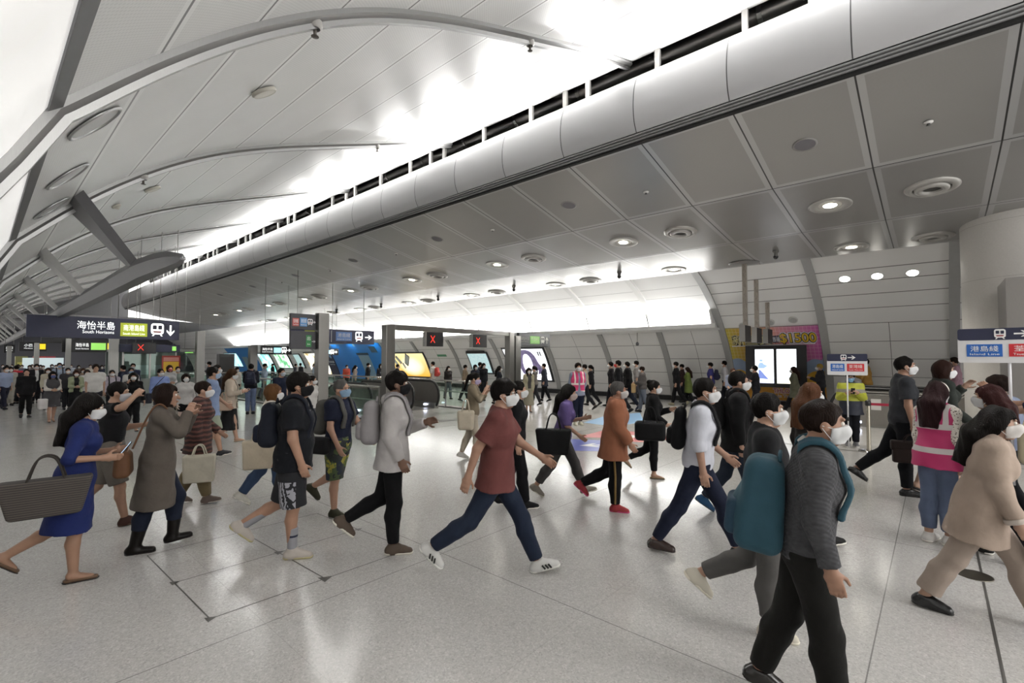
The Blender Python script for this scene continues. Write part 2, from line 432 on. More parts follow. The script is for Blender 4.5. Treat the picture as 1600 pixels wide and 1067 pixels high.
# ---- side wall, curved, with a light cove
WP = catmull([(21.0, 0), (20.92, .55), (20.66, 1.2), (20.22, 2.05), (19.5, 3.0), (18.65, 3.8), (17.7, 4.45), (16.9, 4.86), (16.2, 5.15)], 5)
def wall_at(z):
    for (a, za), (b, zb) in zip(WP, WP[1:]):
        if za <= z <= zb: return a + (b - a) * (z - za) / (zb - za), math.atan2(b - a, zb - za)
    return WP[0][0], 0
def wall_mat():
    N = NT('wall_panels'); v = N.coord(); X = N.xyz(v)
    d = None
    for z in (.62, 1.25, 1.86, 2.45, 3.04, 3.5, 3.9, 4.25, 4.55):
        e = N.math('ABSOLUTE', N.math('SUBTRACT', X[2], z)); d = e if d is None else N.math('MINIMUM', d, e)
    for y in (10.3, 13.4, 17.1, 20.85, 24.5, 28.2, 31.8, 7.5, 1.1, -1.2):
        e = N.math('MAXIMUM', N.math('ABSOLUTE', N.math('SUBTRACT', X[1], y)), N.math('MULTIPLY', N.math('GREATER_THAN', X[2], 3.05), 9.0)); d = N.math('MINIMUM', d, e)
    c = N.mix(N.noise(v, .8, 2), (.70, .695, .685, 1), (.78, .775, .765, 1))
    cove = N.math('MULTIPLY', N.math('GREATER_THAN', X[2], 3.1), N.math('GREATER_THAN', X[1], 6.3)); c = N.mix(cove, c, (.90, .90, .89, 1))  # trough light put into the colour: wall and joints whiter above it
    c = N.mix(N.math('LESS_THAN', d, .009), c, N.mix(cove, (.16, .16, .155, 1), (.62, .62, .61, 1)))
    N.set(c, .3, 0, .5); return N.m
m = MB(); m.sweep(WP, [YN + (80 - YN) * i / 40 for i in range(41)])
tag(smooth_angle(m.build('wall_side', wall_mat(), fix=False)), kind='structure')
m = MB(); m.sweep([(21.05, 0), (20.86, .0), (20.84, .2), (20.98, .22)], [YN, 80], True)
tag(m.build('baseboard_side', plain('#1d1d1e', .4)), kind='structure')
WRIB = [-.45, 2.9, 6.26, 8.86, 11.8, 15.2, 19.0, 22.7, 26.4, 30.1, 33.8, 37.5, 41.2]
WRM = plain('#a9a9a8', .4, .3)
N = NT('rib_paler_top'); X = N.xyz(N.coord()); N.set(N.mix(N.math('GREATER_THAN', X[2], 3.12), lin('#9d9d9c'), lin('#e9e9e7')), .4, .05); WRM2 = N.m  # rib colour turns paler above the trough height
for i, ry in enumerate(WRIB):
    m = MB(); pts = [Vector((x, ry, z)) for x, z in WP]; n = len(pts); vs = []; fs = []
    for k, p in enumerate(pts):
        d = (pts[min(k + 1, n - 1)] - pts[max(k - 1, 0)]).normalized(); nn = Vector((-d.z, 0, d.x))
        vs += [p + Vector((0, a, 0)) + nn * b for a, b in ((-.12, -.03), (-.12, .07), (.12, .07), (.12, -.03))]
    for k in range(n - 1):
        for q in range(4): a, b = k * 4 + q, k * 4 + (q + 1) % 4; fs.append((a, b, b + 4, a + 4))
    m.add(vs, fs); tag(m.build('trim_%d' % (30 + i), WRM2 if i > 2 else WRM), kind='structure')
# cove trough with brackets
m = MB(); m.sweep([(19.55, 3.0), (18.95, 2.98), (18.82, 3.06), (18.80, 3.22), (18.86, 3.22), (18.98, 3.08), (19.5, 3.08)], [6.3, 75], True)
tag(m.build('trim_50', plain('#cfcfce', .4)), kind='structure')
for i, ry in enumerate(WRIB[2:]):
    m = MB(); f = lambda u, v, d: (u, ry + d, v)
    m.prism([(18.85, 3.2), (19.5, 3.05), (19.15, 3.45), (18.72, 3.76), (18.62, 3.72)], .13, .2, f)
    o = tag(m.build('cove_bracket', plain('#d2d2d0', .4)), 'white triangular bracket of the light trough on the side wall', 'bracket', 'brackets along the wall light trough')

# ---- far end: dark lower ceiling, end wall, and the screen at the near end of the side wall
m = MB(); m.sweep([(-1.2, 4.6), (3, 5.2), (8, 5.3), (16.6, 4.9)], [YF + .02, 80]); tag(m.build('ceiling_far', plain('#77777a', .5, .2), fix=False), kind='structure')
m = MB(); m.add([(-1.2, 55, 4.7), (9.2, 55, 5.2), (9.2, 55, 8.3), (-1.2, 55, 8.3)], [(0, 1, 2, 3)]); tag(m.build('wall_bulkhead', plain('#8a8a8b', .5)), kind='structure')
m = MB(); m.box(-3.2, 22, 79.9, 80.1, 0, 6.5); tag(m.build('wall_far', plain('#4b4b52', .6)), kind='structure')
# lower beam on struts under the vault
BM = plain('#68686a', .45, .2); SM = plain('#b2b2b0', .45)
m = MB(); sec = [(-.17, .02), (-.10, .155), (.10, .15), (.19, .0), (.10, -.155), (-.10, -.165)]
ys = [7.75, 7.85, 8.2, 8.9, 9.9, 10.8, 30, 78]; sc = [.12, .45, .7, .88, 1, 1.05, 1, 1]; zc = [3.27, 3.29, 3.32, 3.36, 3.395, 3.395, 3.395, 3.395]
vs = [(1.86 + x * k, y, z0 + z * k) for y, k, z0 in zip(ys, sc, zc) for x, z in sec]; fs = []
for i in range(len(ys) - 1):
    for q in range(6): a, b = i * 6 + q, i * 6 + (q + 1) % 6; fs.append((a, b, b + 6, a + 6))
fs += [tuple(range(6)), tuple(range((len(ys) - 1) * 6, len(ys) * 6))]
m.add(vs, fs); tag(smooth_angle(m.build('trim_60', BM), 35), kind='structure')
for i in range(11):
    y = 10.3 + 5.68 * i
    m = MB(); a = Vector((.98, y - .05, 4.42)); b = Vector((1.8, y + .05, 3.46))
    d = (b - a).normalized(); nn = Vector((-d.z, 0, d.x))
    vs = [a + nn * .06 + Vector((0, -.62, 0)), a + nn * .06 + Vector((0, .62, 0)), a - nn * .06 + Vector((0, .46, 0)), a - nn * .06 + Vector((0, -.46, 0)),
          b + nn * .05 + Vector((0, -.26, 0)), b + nn * .05 + Vector((0, .26, 0)), b - nn * .05 + Vector((0, .1, 0)), b - nn * .05 + Vector((0, -.1, 0))]
    m.add(vs, [(0, 1, 2, 3), (7, 6, 5, 4), (0, 4, 5, 1), (1, 5, 6, 2), (2, 6, 7, 3), (3, 7, 4, 0)])
    tag(m.build('trim_%d' % (61 + i), BM if i == 0 else SM), kind='structure')
# round column at the canopy edge, with joints
def column_mat():
    N = NT('column_stone'); v = N.coord(); X = N.xyz(v)
    f = N.math('FRACT', N.math('DIVIDE', X[2], 1.2)); c = N.mix(N.noise(v, 30, 3), (.47, .455, .43, 1), (.56, .545, .515, 1))
    N.set(N.mix(N.math('LESS_THAN', f, .006), c, (.3, .29, .27, 1)), .45); return N.m
m = MB(); m.lathe([(1.08, 0), (1.08, 5.0)], (15.2, -1.56, 0), 40)
tag(m.build('wall_column', column_mat(), None, True), kind='structure')
# ================================================================== SIGNS AND FITTINGS
STEEL, DSTEEL = metal('#a9a8a4', .3), metal('#6f6d6a', .35)
NAVY, BLACK, WHITE = plain('#20243f', .45), plain('#161618', .4), plain('#e6e6e4', .5)
LIT_W, LIT_C, LIT_G, LIT_Y = emit('#f2f4f2', .9), emit('#9fd8ea', .9), emit('#86c35a', .7), emit('#e0c526', .7)
GREEN, BLUE, RED = plain('#a9b521', .5), plain('#1f5fb0', .5), plain('#c3242c', .5)
flat = lambda u, v, d: (u, d, v)
def rrect(x0, x1, z0, z1, r=.02, n=4):
    out = []
    for cx, cz, a0 in ((x1 - r, z1 - r, 0), (x0 + r, z1 - r, 90), (x0 + r, z0 + r, 180), (x1 - r, z0 + r, 270)):
        for i in range(n + 1): a = math.radians(a0 + 90 * i / n); out.append((cx + r * math.cos(a), cz + r * math.sin(a)))
    return out
def train_icon(parent, cx, cz, s, y, mat, dark, red=True):
    """front view of a train: pale body, two dark windows, a red band, splayed rails"""
    m = MB(); m.prism([(cx + u * s, cz + v * s) for u, v in rrect(-.42, .42, -.38, .5, .2)], y, y - .004, flat)
    for q in (-1, 1): m.prism([(cx + q * u * s, cz + v * s) for u, v in ((.16, -.38), (.26, -.38), (.36, -.52), (.24, -.52))], y, y - .004, flat)
    o = m.build('train_symbol', mat, parent)
    m = MB()
    for q in (-1, 1): m.prism([(cx + u * s, cz + v * s) for u, v in rrect(min(q * .05, q * .3), max(q * .05, q * .3), .02, .34, .05)], y - .004, y - .007, flat)
    m.build('train_window', dark, o)
    if red:
        m = MB(); m.prism([(cx + u * s, cz + v * s) for u, v in ((-.3, -.12), (.3, -.12), (.22, -.24), (-.22, -.24))], y - .004, y - .007, flat); m.build('train_band', plain('#8e2430', .5), o)
    return o
def arrow(parent, cx, cz, s, y, mat, ang=0):
    P = [(-.5, -.07), (.18, -.07), (-.06, -.30), (.10, -.30), (.5, 0), (.10, .30), (-.06, .30), (.18, .07), (-.5, .07)]
    a = math.radians(ang); c, q = math.cos(a), math.sin(a)
    m = MB(); m.prism([(cx + (u * c - v * q) * s, cz + (u * q + v * c) * s) for u, v in P], y, y - .004, flat); return m.build('arrow_symbol', mat, parent)
def plate(parent, name, x0, x1, z0, z1, y, mat, d=.004, r=.0):
    m = MB(); m.prism(rrect(x0, x1, z0, z1, r) if r else [(x0, z0), (x1, z0), (x1, z1), (x0, z1)], y, y - d, flat); return m.build(name, mat, parent)
def board(o, x0, x1, z0, z1, mat, th=.12, name='board', y=0.0):
    m = MB(); m.box(x0, x1, y, y + th, z0, z1); return m.build(name, mat, o, bevel=.006)
def box_text(o, name, x0, x1, z0, z1, y, mat, cn, en, tm):
    p = plate(o, name, x0, x1, z0, z1, y, mat); h = z1 - z0; c = (x0 + x1) / 2
    text('lettering', cn, h * .50, tm, p, (c, y - .004, z0 + h * .64), width=(x1 - x0) * .78)
    text('lettering', en, h * .24, tm, p, (c, y - .004, z0 + h * .20), width=(x1 - x0) * .82)
def rods(o, xs, z0, z1):
    for x, t in zip(xs, z1 if isinstance(z1, (list, tuple)) else [z1] * len(xs)):
        MB().tube([(x, .06, z0), (x, .06, t)], .012, 8).build('hanging_rod', STEEL, o, True)

# ---- the long navy sign under the vault
Y = 21.3; o = thing('direction_sign', 'long navy hanging sign reading South Horizons with a down arrow', 'sign', (0, Y, 0))
board(o, 1.05, 5.1, 2.56, 3.27, NAVY, .14)
text('lettering', '海怡半島', .30, LIT_W, o, (2.72, -.002, 3.0), width=.98); text('lettering', 'South Horizons', .15, LIT_W, o, (2.78, -.002, 2.78), width=.82)
box_text(o, 'line_panel', 3.36, 4.12, 2.66, 3.13, -.001, emit('#a9b521', .35), '南港島綫', 'South Island Line', LIT_W)
train_icon(o, 4.42, 2.93, .46, -.001, LIT_W, NAVY); arrow(o, 4.82, 2.91, .40, -.001, LIT_W, -90)
rods(o, [3.3, 3.9, 4.5, 5.0], 3.25, [vault_z(x) + .05 for x in (3.3, 3.9, 4.5, 5.0)])
# ---- navy sign beyond the tall post
Y = 20.5; o = thing('direction_sign', 'navy hanging sign with green and blue line panels beyond the tall post', 'sign', (0, Y, 0))
board(o, 8.9, 12.95, 2.55, 3.2, plain('#343650', .45), .14)
box_text(o, 'line_panel', 9.5, 10.55, 2.68, 3.1, -.001, plain('#9aa53a', .5), '南港島綫', 'South Island Line', WHITE); plate(o, 'divider', 10.72, 10.745, 2.62, 3.14, -.001, WHITE)
box_text(o, 'line_panel', 10.95, 11.75, 2.68, 3.1, -.001, plain('#6d92cf', .5), '港島綫', 'Island Line', WHITE); train_icon(o, 12.12, 2.91, .46, -.001, LIT_W, NAVY); arrow(o, 12.62, 2.88, .36, -.001, LIT_W)
rods(o, [9.2, 10.8, 12.4], 3.18, [soffit_z(x) + .02 for x in (9.2, 10.8, 12.4)])
# ---- tall post with a double board
o = thing('sign_post', 'tall square steel post left of the escalator portal', 'post', (6.02, 12, 0)); m = MB(); m.box(-.14, .14, -.12, .12, 0, 3.06); m.build('shaft', metal('#8f8d89', .32), o, bevel=.01)
m = MB(); m.box(-.2, .2, -.18, .18, 0, .03); m.build('base_plate', DSTEEL, o)
o = thing('direction_sign', 'dark double decker sign on the left of the tall steel post', 'sign', (0, 12.02, 0))
DG = plain('#3b3b3f', .45); board(o, 5.22, 5.87, 2.62, 3.02, DG, .1); board(o, 5.22, 5.87, 2.12, 2.58, DG, .1, 'lower_board')
box_text(o, 'line_panel', 5.26, 5.42, 2.70, 2.90, -.001, plain('#b85a54', .5), '荃灣綫', 'Tsuen Wan Line', WHITE); box_text(o, 'line_panel', 5.45, 5.63, 2.70, 2.92, -.001, plain('#5f93c9', .5), '港島綫', 'Island Line', WHITE)
train_icon(o, 5.71, 2.82, .16, -.001, WHITE, DG); arrow(o, 5.81, 2.82, .1, -.001, WHITE)
p = plate(o, 'exit_panel', 5.61, 5.75, 2.18, 2.48, -.001, plain('#2f7d44', .5)); text('lettering', '出', .11, WHITE, p, (5.68, -.006, 2.40)); text('lettering', 'Exit', .05, WHITE, p, (5.68, -.006, 2.25)); arrow(o, 5.81, 2.32, .1, -.001, WHITE)
# ---- portal over the escalators with lane signals
PM = metal('#8b8985', .3)
o = thing('escalator_portal', 'grey steel portal frame over the escalator landing', 'frame', (0, 12, 0))
for x, w in ((8.05, .15), (13.38, .13), (13.74, .15)):
    m = MB(); m.box(x - w, x + w, -.13, .13, 0, 2.86 if x < 13.5 else 2.74); q = m.build('post', PM, o, bevel=.008)
m = MB(); m.box(8.05, 13.4, -.1, .1, 2.72, 2.88); m.build('top_beam', PM, o, bevel=.008)
for i, x in enumerate((9.72, 11.72)):
    o = thing('lane_signal', 'black lane signal with a red cross, %s under the portal' % ('left of the two' if i == 0 else 'right of the two'), 'lane signal', (x, 11.95, 0), 0, 'lane signals under the escalator portal')
    m = MB(); m.box(-.34, .34, -.05, .08, 2.26, 2.71); m.build('housing', BLACK, o, bevel=.006); m = MB(); m.box(-.39, -.345, -.05, .08, 2.26, 2.71); m.build('side_strip', STEEL, o)
    m = MB()
    for a in (-1, 1): m.bar((-.09 - .09, -.055, 2.49 - .11 * a), (-.09 + .07, -.055, 2.49 + .11 * a), .012, .022)
    m.build('cross_symbol', emit('#c0281c', 1.3), o)
o = thing('direction_sign', 'dark lit sign with a green panel and up arrow on the portal\'s right post', 'sign', (0, 12.0, 0))
board(o, 13.92, 15.9, 2.36, 2.88, plain('#2a2b2c', .4), .12); text('lettering', '海怡半島', .15, plain('#8e8f88', .5), o, (14.28, -.002, 2.66), width=.5); text('lettering', 'South Horizons', .07, plain('#8e8f88', .5), o, (14.28, -.002, 2.53), width=.5)
box_text(o, 'line_panel', 14.6, 15.2, 2.46, 2.76, -.001, emit('#5a8f3c', .35), '南港島綫', 'South Island Line', plain('#bcc7a8', .5)); train_icon(o, 15.4, 2.62, .28, -.001, plain('#b9bab2', .5), BLACK, False); arrow(o, 15.68, 2.62, .28, -.001, plain('#b9bab2', .5), 90)
# ---- smaller lit signs farther in
def lit_sign(label, x0, x1, z0, z1, y, items, rod_top=None, back=BLACK):
    o = thing('direction_sign', label, 'sign', (0, y, 0)); board(o, x0, x1, z0, z1, back, .12); w = x1 - x0; h = z1 - z0
    for it in items:
        k, a, b = it[:3]; xa, xb = x0 + w * a, x0 + w * b
        if k == 't': text('lettering', it[3], h * .34, LIT_W, o, ((xa + xb) / 2, -.002, z0 + h * .62), width=xb - xa); (len(it) > 4) and text('lettering', it[4], h * .16, LIT_W, o, ((xa + xb) / 2, -.002, z0 + h * .3), width=xb - xa)
        if k == 'b': plate(o, 'line_panel', xa, xb, z0 + h * .2, z0 + h * .8, -.001, it[3])
        if k == 'i': train_icon(o, (xa + xb) / 2, z0 + h * .52, h * .72, -.001, LIT_W, BLACK, False)
        if k == 'a': arrow(o, (xa + xb) / 2, z0 + h * .5, min(xb - xa, h * .7), -.001, LIT_W, it[3])
    if rod_top: q = [x0 + w * .12, x0 + w * .88]; rods(o, q, z1 - .01, [vault_z(x) + .03 if x < 8 else 7.6 if x < 8.2 else soffit_z(x) + .02 for x in q])
    return o
lit_sign('black lit sign with cyan panel and right arrow left of the tall post', 8.94, 10.36, 2.06, 2.47, 23.7, [('t', .03, .36, '金鐘花園', 'Harcourt Garden') if False else ('t', .03, .36, '海怡半島', 'South Horizons'), ('b', .40, .63, LIT_C), ('i', .67, .80), ('a', .82, .97, 0)], 5.6)
lit_sign('small lit sign with a cyan panel just right of the tall post', 14.1, 15.15, 2.06, 2.46, 28, [('b', .18, .48, LIT_C), ('i', .52, .68), ('a', .7, .92, 0)], 4.95)
lit_sign('black lit sign with green line panel and yellow exit letter above the crowd', 3.0, 5.2, 2.2, 2.83, 34, [('t', .24, .48, '海怡半島', 'South Horizons'), ('b', .52, .8, LIT_G), ('b', .83, .97, LIT_Y)], 5.4)
lit_sign('blank black hanging board behind the South Horizons sign', 2.35, 3.9, 2.7, 3.25, 36, [], 5.3)
lit_sign('black lit sign with white symbol and yellow panel left in the far hall', 1.62, 2.72, 2.28, 2.8, 38, [('t', .18, .48, '小巴', 'Minibus'), ('a', .5, .66, 90), ('b', .74, .96, LIT_Y)], 5.3)
lit_sign('lower blank black board beneath the far yellow panel sign', 1.62, 2.9, 1.95, 2.24, 38.05, [], None) if False else None
lit_sign('small dark sign at the far left under the beam', 1.15, 1.62, 2.2, 2.7, 42, [('t', .2, .8, '出口', 'Exit')], 5.2)
lit_sign('navy sign with train symbol beside the red cross over the glass booth', 4.2, 6.45, 2.16, 2.5, 26.75, [('i', .36, .5), ('b', .86, .93, LIT_G)], 5.3, NAVY)
lit_sign('dark sign with a green panel right of the glass booth', 7.6, 8.5, 2.1, 2.42, 31, [('b', .12, .55, LIT_G)], 5.4)
o = thing('lane_signal', 'black signal with a red cross hanging over the glass booth', 'lane signal', (5.0, 26.3, 0)); m = MB(); m.box(-.42, .42, -.05, .08, 2.08, 2.58); m.build('housing', BLACK, o)
m = MB()
for a in (-1, 1): m.bar((-.24, -.055, 2.36 - .13 * a), (-.04, -.055, 2.36 + .13 * a), .012, .025)
m.build('cross_symbol', emit('#c0281c', 1.3), o); rods(o, [-.3, .3], 2.56, [vault_z(4.7) + .03, vault_z(5.3) + .03])
for i, (x, y, h, w) in enumerate(((4.05, 27.0, 3.0, .16), (6.52, 24.0, 3.05, .15), (3.2, 33.5, 2.9, .1), (2.2, 36, 2.7, .1), (8.75, 24.2, 2.5, .16), (1.35, 41, 2.6, .1))):
    m = MB(); m.box(-w, w, -w, w, 0, h); q = m.build('steel_post', metal('#9b9a97', .33), bevel=.01); q.location = (x, y, 0)
    tag(q, ['steel post at the left corner of the glass booth', 'steel post right of the glass booth', 'thin post under the sign with the green panel', 'thin post under the blank black board', 'post behind the lit sign with the cyan panel', 'thin post at the far left below the beam'][i], 'post')
# ---- glass service booth
GL = glass_mat(); o = thing('service_booth', 'glass walled customer service booth under the red cross signal', 'booth', (0, 0, 0))
m = MB(); m.box(4.4, 7.3, 27.2, 27.35, 0, .95); m.box(4.4, 4.55, 27.35, 31, 0, .95); m.build('counter', plain('#7d8480', .35, .2), o)
m = MB(); m.box(4.4, 7.3, 27.25, 27.28, .95, 2.2); m.build('front_pane', GL, o); m = MB(); m.box(4.4, 7.35, 27.1, 31.2, 2.2, 2.32); m.build('roof', plain('#82827f', .4, .3), o)
m = MB(); m.box(4.35, 7.35, 31, 31.1, 0, 2.2); m.build('back_panel', plain('#6f7a78', .4), o)
for x in (4.42, 5.4, 6.4, 7.28): m = MB(); m.box(x - .03, x + .03, 27.22, 27.3, .95, 2.2); m.build('mullion', STEEL, o)
for x in (5.0, 5.75): m = MB(); m.box(x, x + .55, 28.2, 28.25, 1.1, 1.55); m.build('monitor', plain('#9aa8ad', .3), o)
o = thing('poster_stand', 'red and yellow poster stand in front of the glass booth', 'poster', (6.1, 26.7, 0)); m = MB(); m.box(-.36, .36, 0, .06, .02, 2.0); m.build('frame', plain('#8e2a22', .5), o)
plate(o, 'poster', -.3, .3, .5, 1.72, -.001, plain('#d0aa2c', .5)); plate(o, 'title_band', -.3, .3, 1.74, 1.92, -.001, plain('#b98078', .5)); plate(o, 'note', -.22, .22, .62, 1.3, -.006, plain('#b9b2a0', .5))
o = thing('notice_board', 'pale lit board on legs beyond the crowd', 'board', (3.0, 43, 0)); m = MB(); m.box(-1.0, .9, 0, .08, 1.0, 1.9); m.build('panel', emit('#b9c6c8', .55), o)
for x in (-.9, .8): m = MB(); m.box(x - .03, x + .03, 0, .06, 0, 1.0); m.build('leg', DSTEEL, o)
for i, (x, y, c, lb) in enumerate(((2.95, 46, '#b8322a', 'red ticket machine in the far hall'), (3.7, 49, '#9c2f3a', 'dark red machine beside the red ticket machine'), (2.1, 46, '#8c8a56', 'olive ticket machine at the far left'), (10.45, 33, '#111113', 'tall black kiosk before the blue poster wall'))):
    o = thing('kiosk', lb, 'kiosk', (x, y, 0)); w = .42 if i == 3 else .3; m = MB(); m.box(-w, w, 0, .6, 0, 2.15 if i == 3 else 2.0); m.build('cabinet', plain(c, .4), o, bevel=.02)
    if i < 3: plate(o, 'screen', -.2, .2, 1.2, 1.6, -.002, plain('#c9c06a', .4)); plate(o, 'slot_panel', -.2, .2, .7, 1.1, -.002, plain('#5f5f5f', .4))
    else: plate(o, 'header', -.4, .4, 1.95, 2.1, -.002, plain('#2b2b2e', .4))
for i, x in enumerate((4.7, 5.6)):
    pass
for i in range(6):
    o = thing('ticket_gate', 'grey ticket gate in the far row behind the crowd', 'ticket gate', (3.5 + i * .95, 45.5, 0), 0, 'row of ticket gates in the far hall'); m = MB(); m.box(-.14, .14, 0, 1.8, 0, 1.02); m.build('cabinet', plain('#a5a6a4', .35, .3), o, bevel=.03); plate(o, 'reader', -.1, .1, .75, .95, -.002, plain('#2b2f36', .4))
# ---- railings round the escalator opening
def railing(label, a, b, n, top=1.03, low=.62):
    a, b = Vector(a), Vector(b); d = b - a; L = d.length; o = thing('glass_railing', label, 'railing', a, math.atan2(d.y, d.x))
    MB().tube([(0, 0, top), (L, 0, top)], .035, 10).build('handrail', metal('#b9b8b4', .25), o, True); MB().tube([(0, -.06, low), (L, -.06, low)], .022, 8).build('lower_rail', STEEL, o, True)
    m = MB(); m.box(0, L, -.06, .06, 0, .05); m.build('kerb', DSTEEL, o)
    for i in range(n + 1): m = MB(); x = L * i / n; m.box(x - .03, x + .03, -.012, .012, 0.04, top); m.build('post', STEEL, o)
    for i in range(n): m = MB(); m.box(L * i / n + .05, L * (i + 1) / n - .05, -.006, .006, .1, top - .09); m.build('glass_panel', GL, o)
railing('glass railing on the near side of the escalator opening', (8.02, 12.4, 0), (8.02, 31.2, 0), 11)
railing('glass railing on the far side of the escalator opening', (12.05, 12.4, 0), (12.05, 31.2, 0), 11)
railing('glass railing closing the far end of the escalator opening', (8.12, 31.3, 0), (11.95, 31.3, 0), 3)
m = MB(); m.box(8.1, 13.2, 10.95, 11.4, .0005, .004); tag(m.build('trim_80', plain('#6e6d6a', .5)), kind='structure')
def escalator(label, x0, w, y0, y1, sgn, down, Lf=2.4, note=True, zt=.98):
    """two balustrades with rubber handrails, flat at y0 and then inclined towards y1"""
    o = thing('escalator', label, 'escalator', (x0, y0, 0)); yy = sgn
    sl = math.tan(math.radians(30)) * (-1 if down else 1); Lt = abs(y1 - y0)
    path = [(Lf * i / 4, 0) for i in range(5)] + [(Lf + (Lt - Lf) * i / 6, (Lt - Lf) * i / 6 * sl) for i in range(1, 7)]
    for x in (0, w):
        n = 10; cap = [(.46 - .46 * math.sin(math.pi * i / n) - .0, .49 * (1 - math.cos(math.pi * i / n))) for i in range(n + 1)]
        top = [(p, q + zt) for p, q in path]; bot = [(p, q + .0) for p, q in path]
        out = [(.46 - .46 * math.sin(math.pi * i / n), zt / 2 - zt / 2 * math.cos(math.pi * i / n)) for i in range(n + 1)] + [t for t in top if t[0] > .5] + [t for t in reversed(bot) if t[0] > .5]
        m = MB(); m.prism(out, -.02, .02, lambda u, v, d: (x + d, yy * u, v)); m.build('balustrade', plain('#7f7b77', .3, .4), o)
        rail = [(.46 - .50 * math.sin(math.pi * i / n), zt / 2 - (zt / 2 + .04) * math.cos(math.pi * i / n)) for i in range(2, n + 1)] + [(p, q + .04) for p, q in top if p > .5]
        MB().tube([(x, yy * u, v) for u, v in rail], .045, 10).build('handrail', plain('#141414', .45), o, True)
        m = MB(); m.prism([(.1, 0), (Lf, 0)] + [p for p in path if p[0] > Lf] + [(p, q + .22) for p, q in reversed(path) if p > .3] + [(.1, .22)], -.10, .10, lambda u, v, d: (x + d, yy * u, v)); m.build('skirt', STEEL, o)
        m = MB(); m.box(x - .16, x + .16, yy * .62 - .06, yy * .62 + .06, .1, .16); m.build('comb_fill', emit('#dfe6ff', 4), o)  # glowing blocks added to lighten the dark escalator opening
    vs = MB(); vs.box(.1, w - .1, min(yy * .1, yy * Lf), max(yy * .1, yy * Lf), .0, .012); vs.build('landing_plate', metal('#9a9995', .35), o)
    for i in range(22):
        a = Lf + i * .4
        if a > Lt: break
        vs = MB(); z = (a - Lf) * sl; vs.box(.12, w - .12, min(yy * a, yy * (a + .41)), max(yy * a, yy * (a + .41)), z - .2, z); vs.build('step', plain('#4d4d4d', .5, .3), o)
    return o
escalator('escalator down at the portal, nearer to the hall', 8.75, 1.15, 14.0, 22, 1, True)
e = escalator('escalator down at the portal beside the wall walkway with a pink notice', 10.45, 1.15, 14.0, 22, 1, True)
m = MB(); m.box(1.18, 1.19, .9, 1.35, .45, .85); m.build('notice', plain('#c9b0b0', .5), e)
m = MB(); m.box(-.04, -.03, .9, 1.35, .45, .85); m.build('notice', plain('#c9b0b0', .5), e)
e = escalator('steel escalator rising to the right behind the barrier post', 16.45, 1.35, 2.25, -7.0, -1, False, 2.7, zt=1.0)
m = MB(); m.prism([(.35, .05), (2.7, .05), (9.2, 3.8), (9.2, 4.7), (2.7, .88), (.35, .88)], -.14, -.10, lambda u, v, d: (d, -u, v)); m.build('side_panel', metal('#a19e99', .33), e)
for q in (.9, 1.75): m = MB(); m.box(-.146, -.141, -q - .22, -q, .48, .78); m.build('notice', plain('#d5d4d2', .5), e)
for z in (.90, .96): MB().tube([(-.12, -.5, z), (-.12, -2.7, z), (-.12, -9.2, z + 3.75)], .025, 8).build('deck_rail', metal('#c9c7c2', .2), e, True)

# ---- posters and screens on the curved wall; the reader's right is towards -y
def on_wall(yc, off): return lambda u, y, z: (wall_at(z)[0] - off + y, yc - u, z)
def wall_sheet(name, y0, y1, z0, z1, off, mat, parent=None, n=10, th=.02):
    m = MB(); zs = [z0 + (z1 - z0) * i / n for i in range(n + 1)]
    out = [(wall_at(z)[0] - off, z) for z in zs] + [(wall_at(z)[0] - off + th, z) for z in reversed(zs)]
    m.sweep(out, [y0, y1], True); return m.build(name, mat, parent)
def poster(name, label, cat, y0, y1, z0, z1, face, frame='#2a2a2c', fw=.09):
    o = thing(name, label, cat, (0, 0, 0)); wall_sheet('frame', y0 - fw, y1 + fw, z0 - fw, z1 + fw, .10, plain(frame, .4), o, 10, .09); wall_sheet('face', y0, y1, z0, z1, .115, face, o); return o
def uvw(N, y0, y1, z0, z1):
    X = N.xyz(N.coord()); u = N.math('DIVIDE', N.math('SUBTRACT', y1, X[1]), y1 - y0); w = N.math('DIVIDE', N.math('SUBTRACT', X[2], z0), z1 - z0); return u, w
def glow(N, col, s): N.set(col, .4); N.l(col, N.b.inputs['Emission Color']); N.b.inputs['Emission Strength'].default_value = s; return N.m
N = NT('yellow_poster'); u, w = uvw(N, 25.9, 29.7, .6, 2.2); c = N.mix(w, lin('#d9a534'), lin('#ddd3a0')); d = N.math('ADD', N.math('POWER', N.math('SUBTRACT', u, .55), 2.0), N.math('MULTIPLY', N.math('POWER', N.math('SUBTRACT', w, .45), 2.0), .7))
c = N.mix(N.math('SUBTRACT', 1.0, N.math('MULTIPLY', d, 7.0), clamp=True), c, lin('#f6f2dc')); m_y = glow(N, c, .8)
o = poster('lit_poster', 'lit yellow poster with phone pictures on the wall beyond the railing', 'poster', 25.9, 29.7, .6, 2.2, m_y)
for (a, b, s, r, cc) in ((28.9, 1.75, .30, 35, '#39403f'), (27.9, 1.75, .46, -40, '#333b52'), (28.5, 1.35, .2, 20, '#5a7a8c'), (29.3, 1.5, .28, 30, '#4f6b5a')):
    m = MB(); ca, sa = math.cos(D2R(r)), math.sin(D2R(r)); f = on_wall(a, .12); m.prism([(u_ * ca - v_ * sa, b + u_ * sa + v_ * ca) for u_, v_ in rrect(-s * .42, s * .42, -s, s, s * .15)], 0, -.008, lambda u, v, d_: f(u, d_, v)); m.build('phone_picture', plain(cc, .4), o)
    m = MB(); m.prism([(u_ * ca - v_ * sa, b + u_ * sa + v_ * ca) for u_, v_ in rrect(-s * .34, s * .34, -s * .85, s * .85, s * .1)], -.008, -.012, lambda u, v, d_: f(u, d_, v)); m.build('phone_screen', plain('#cfd6d2', .4), o)
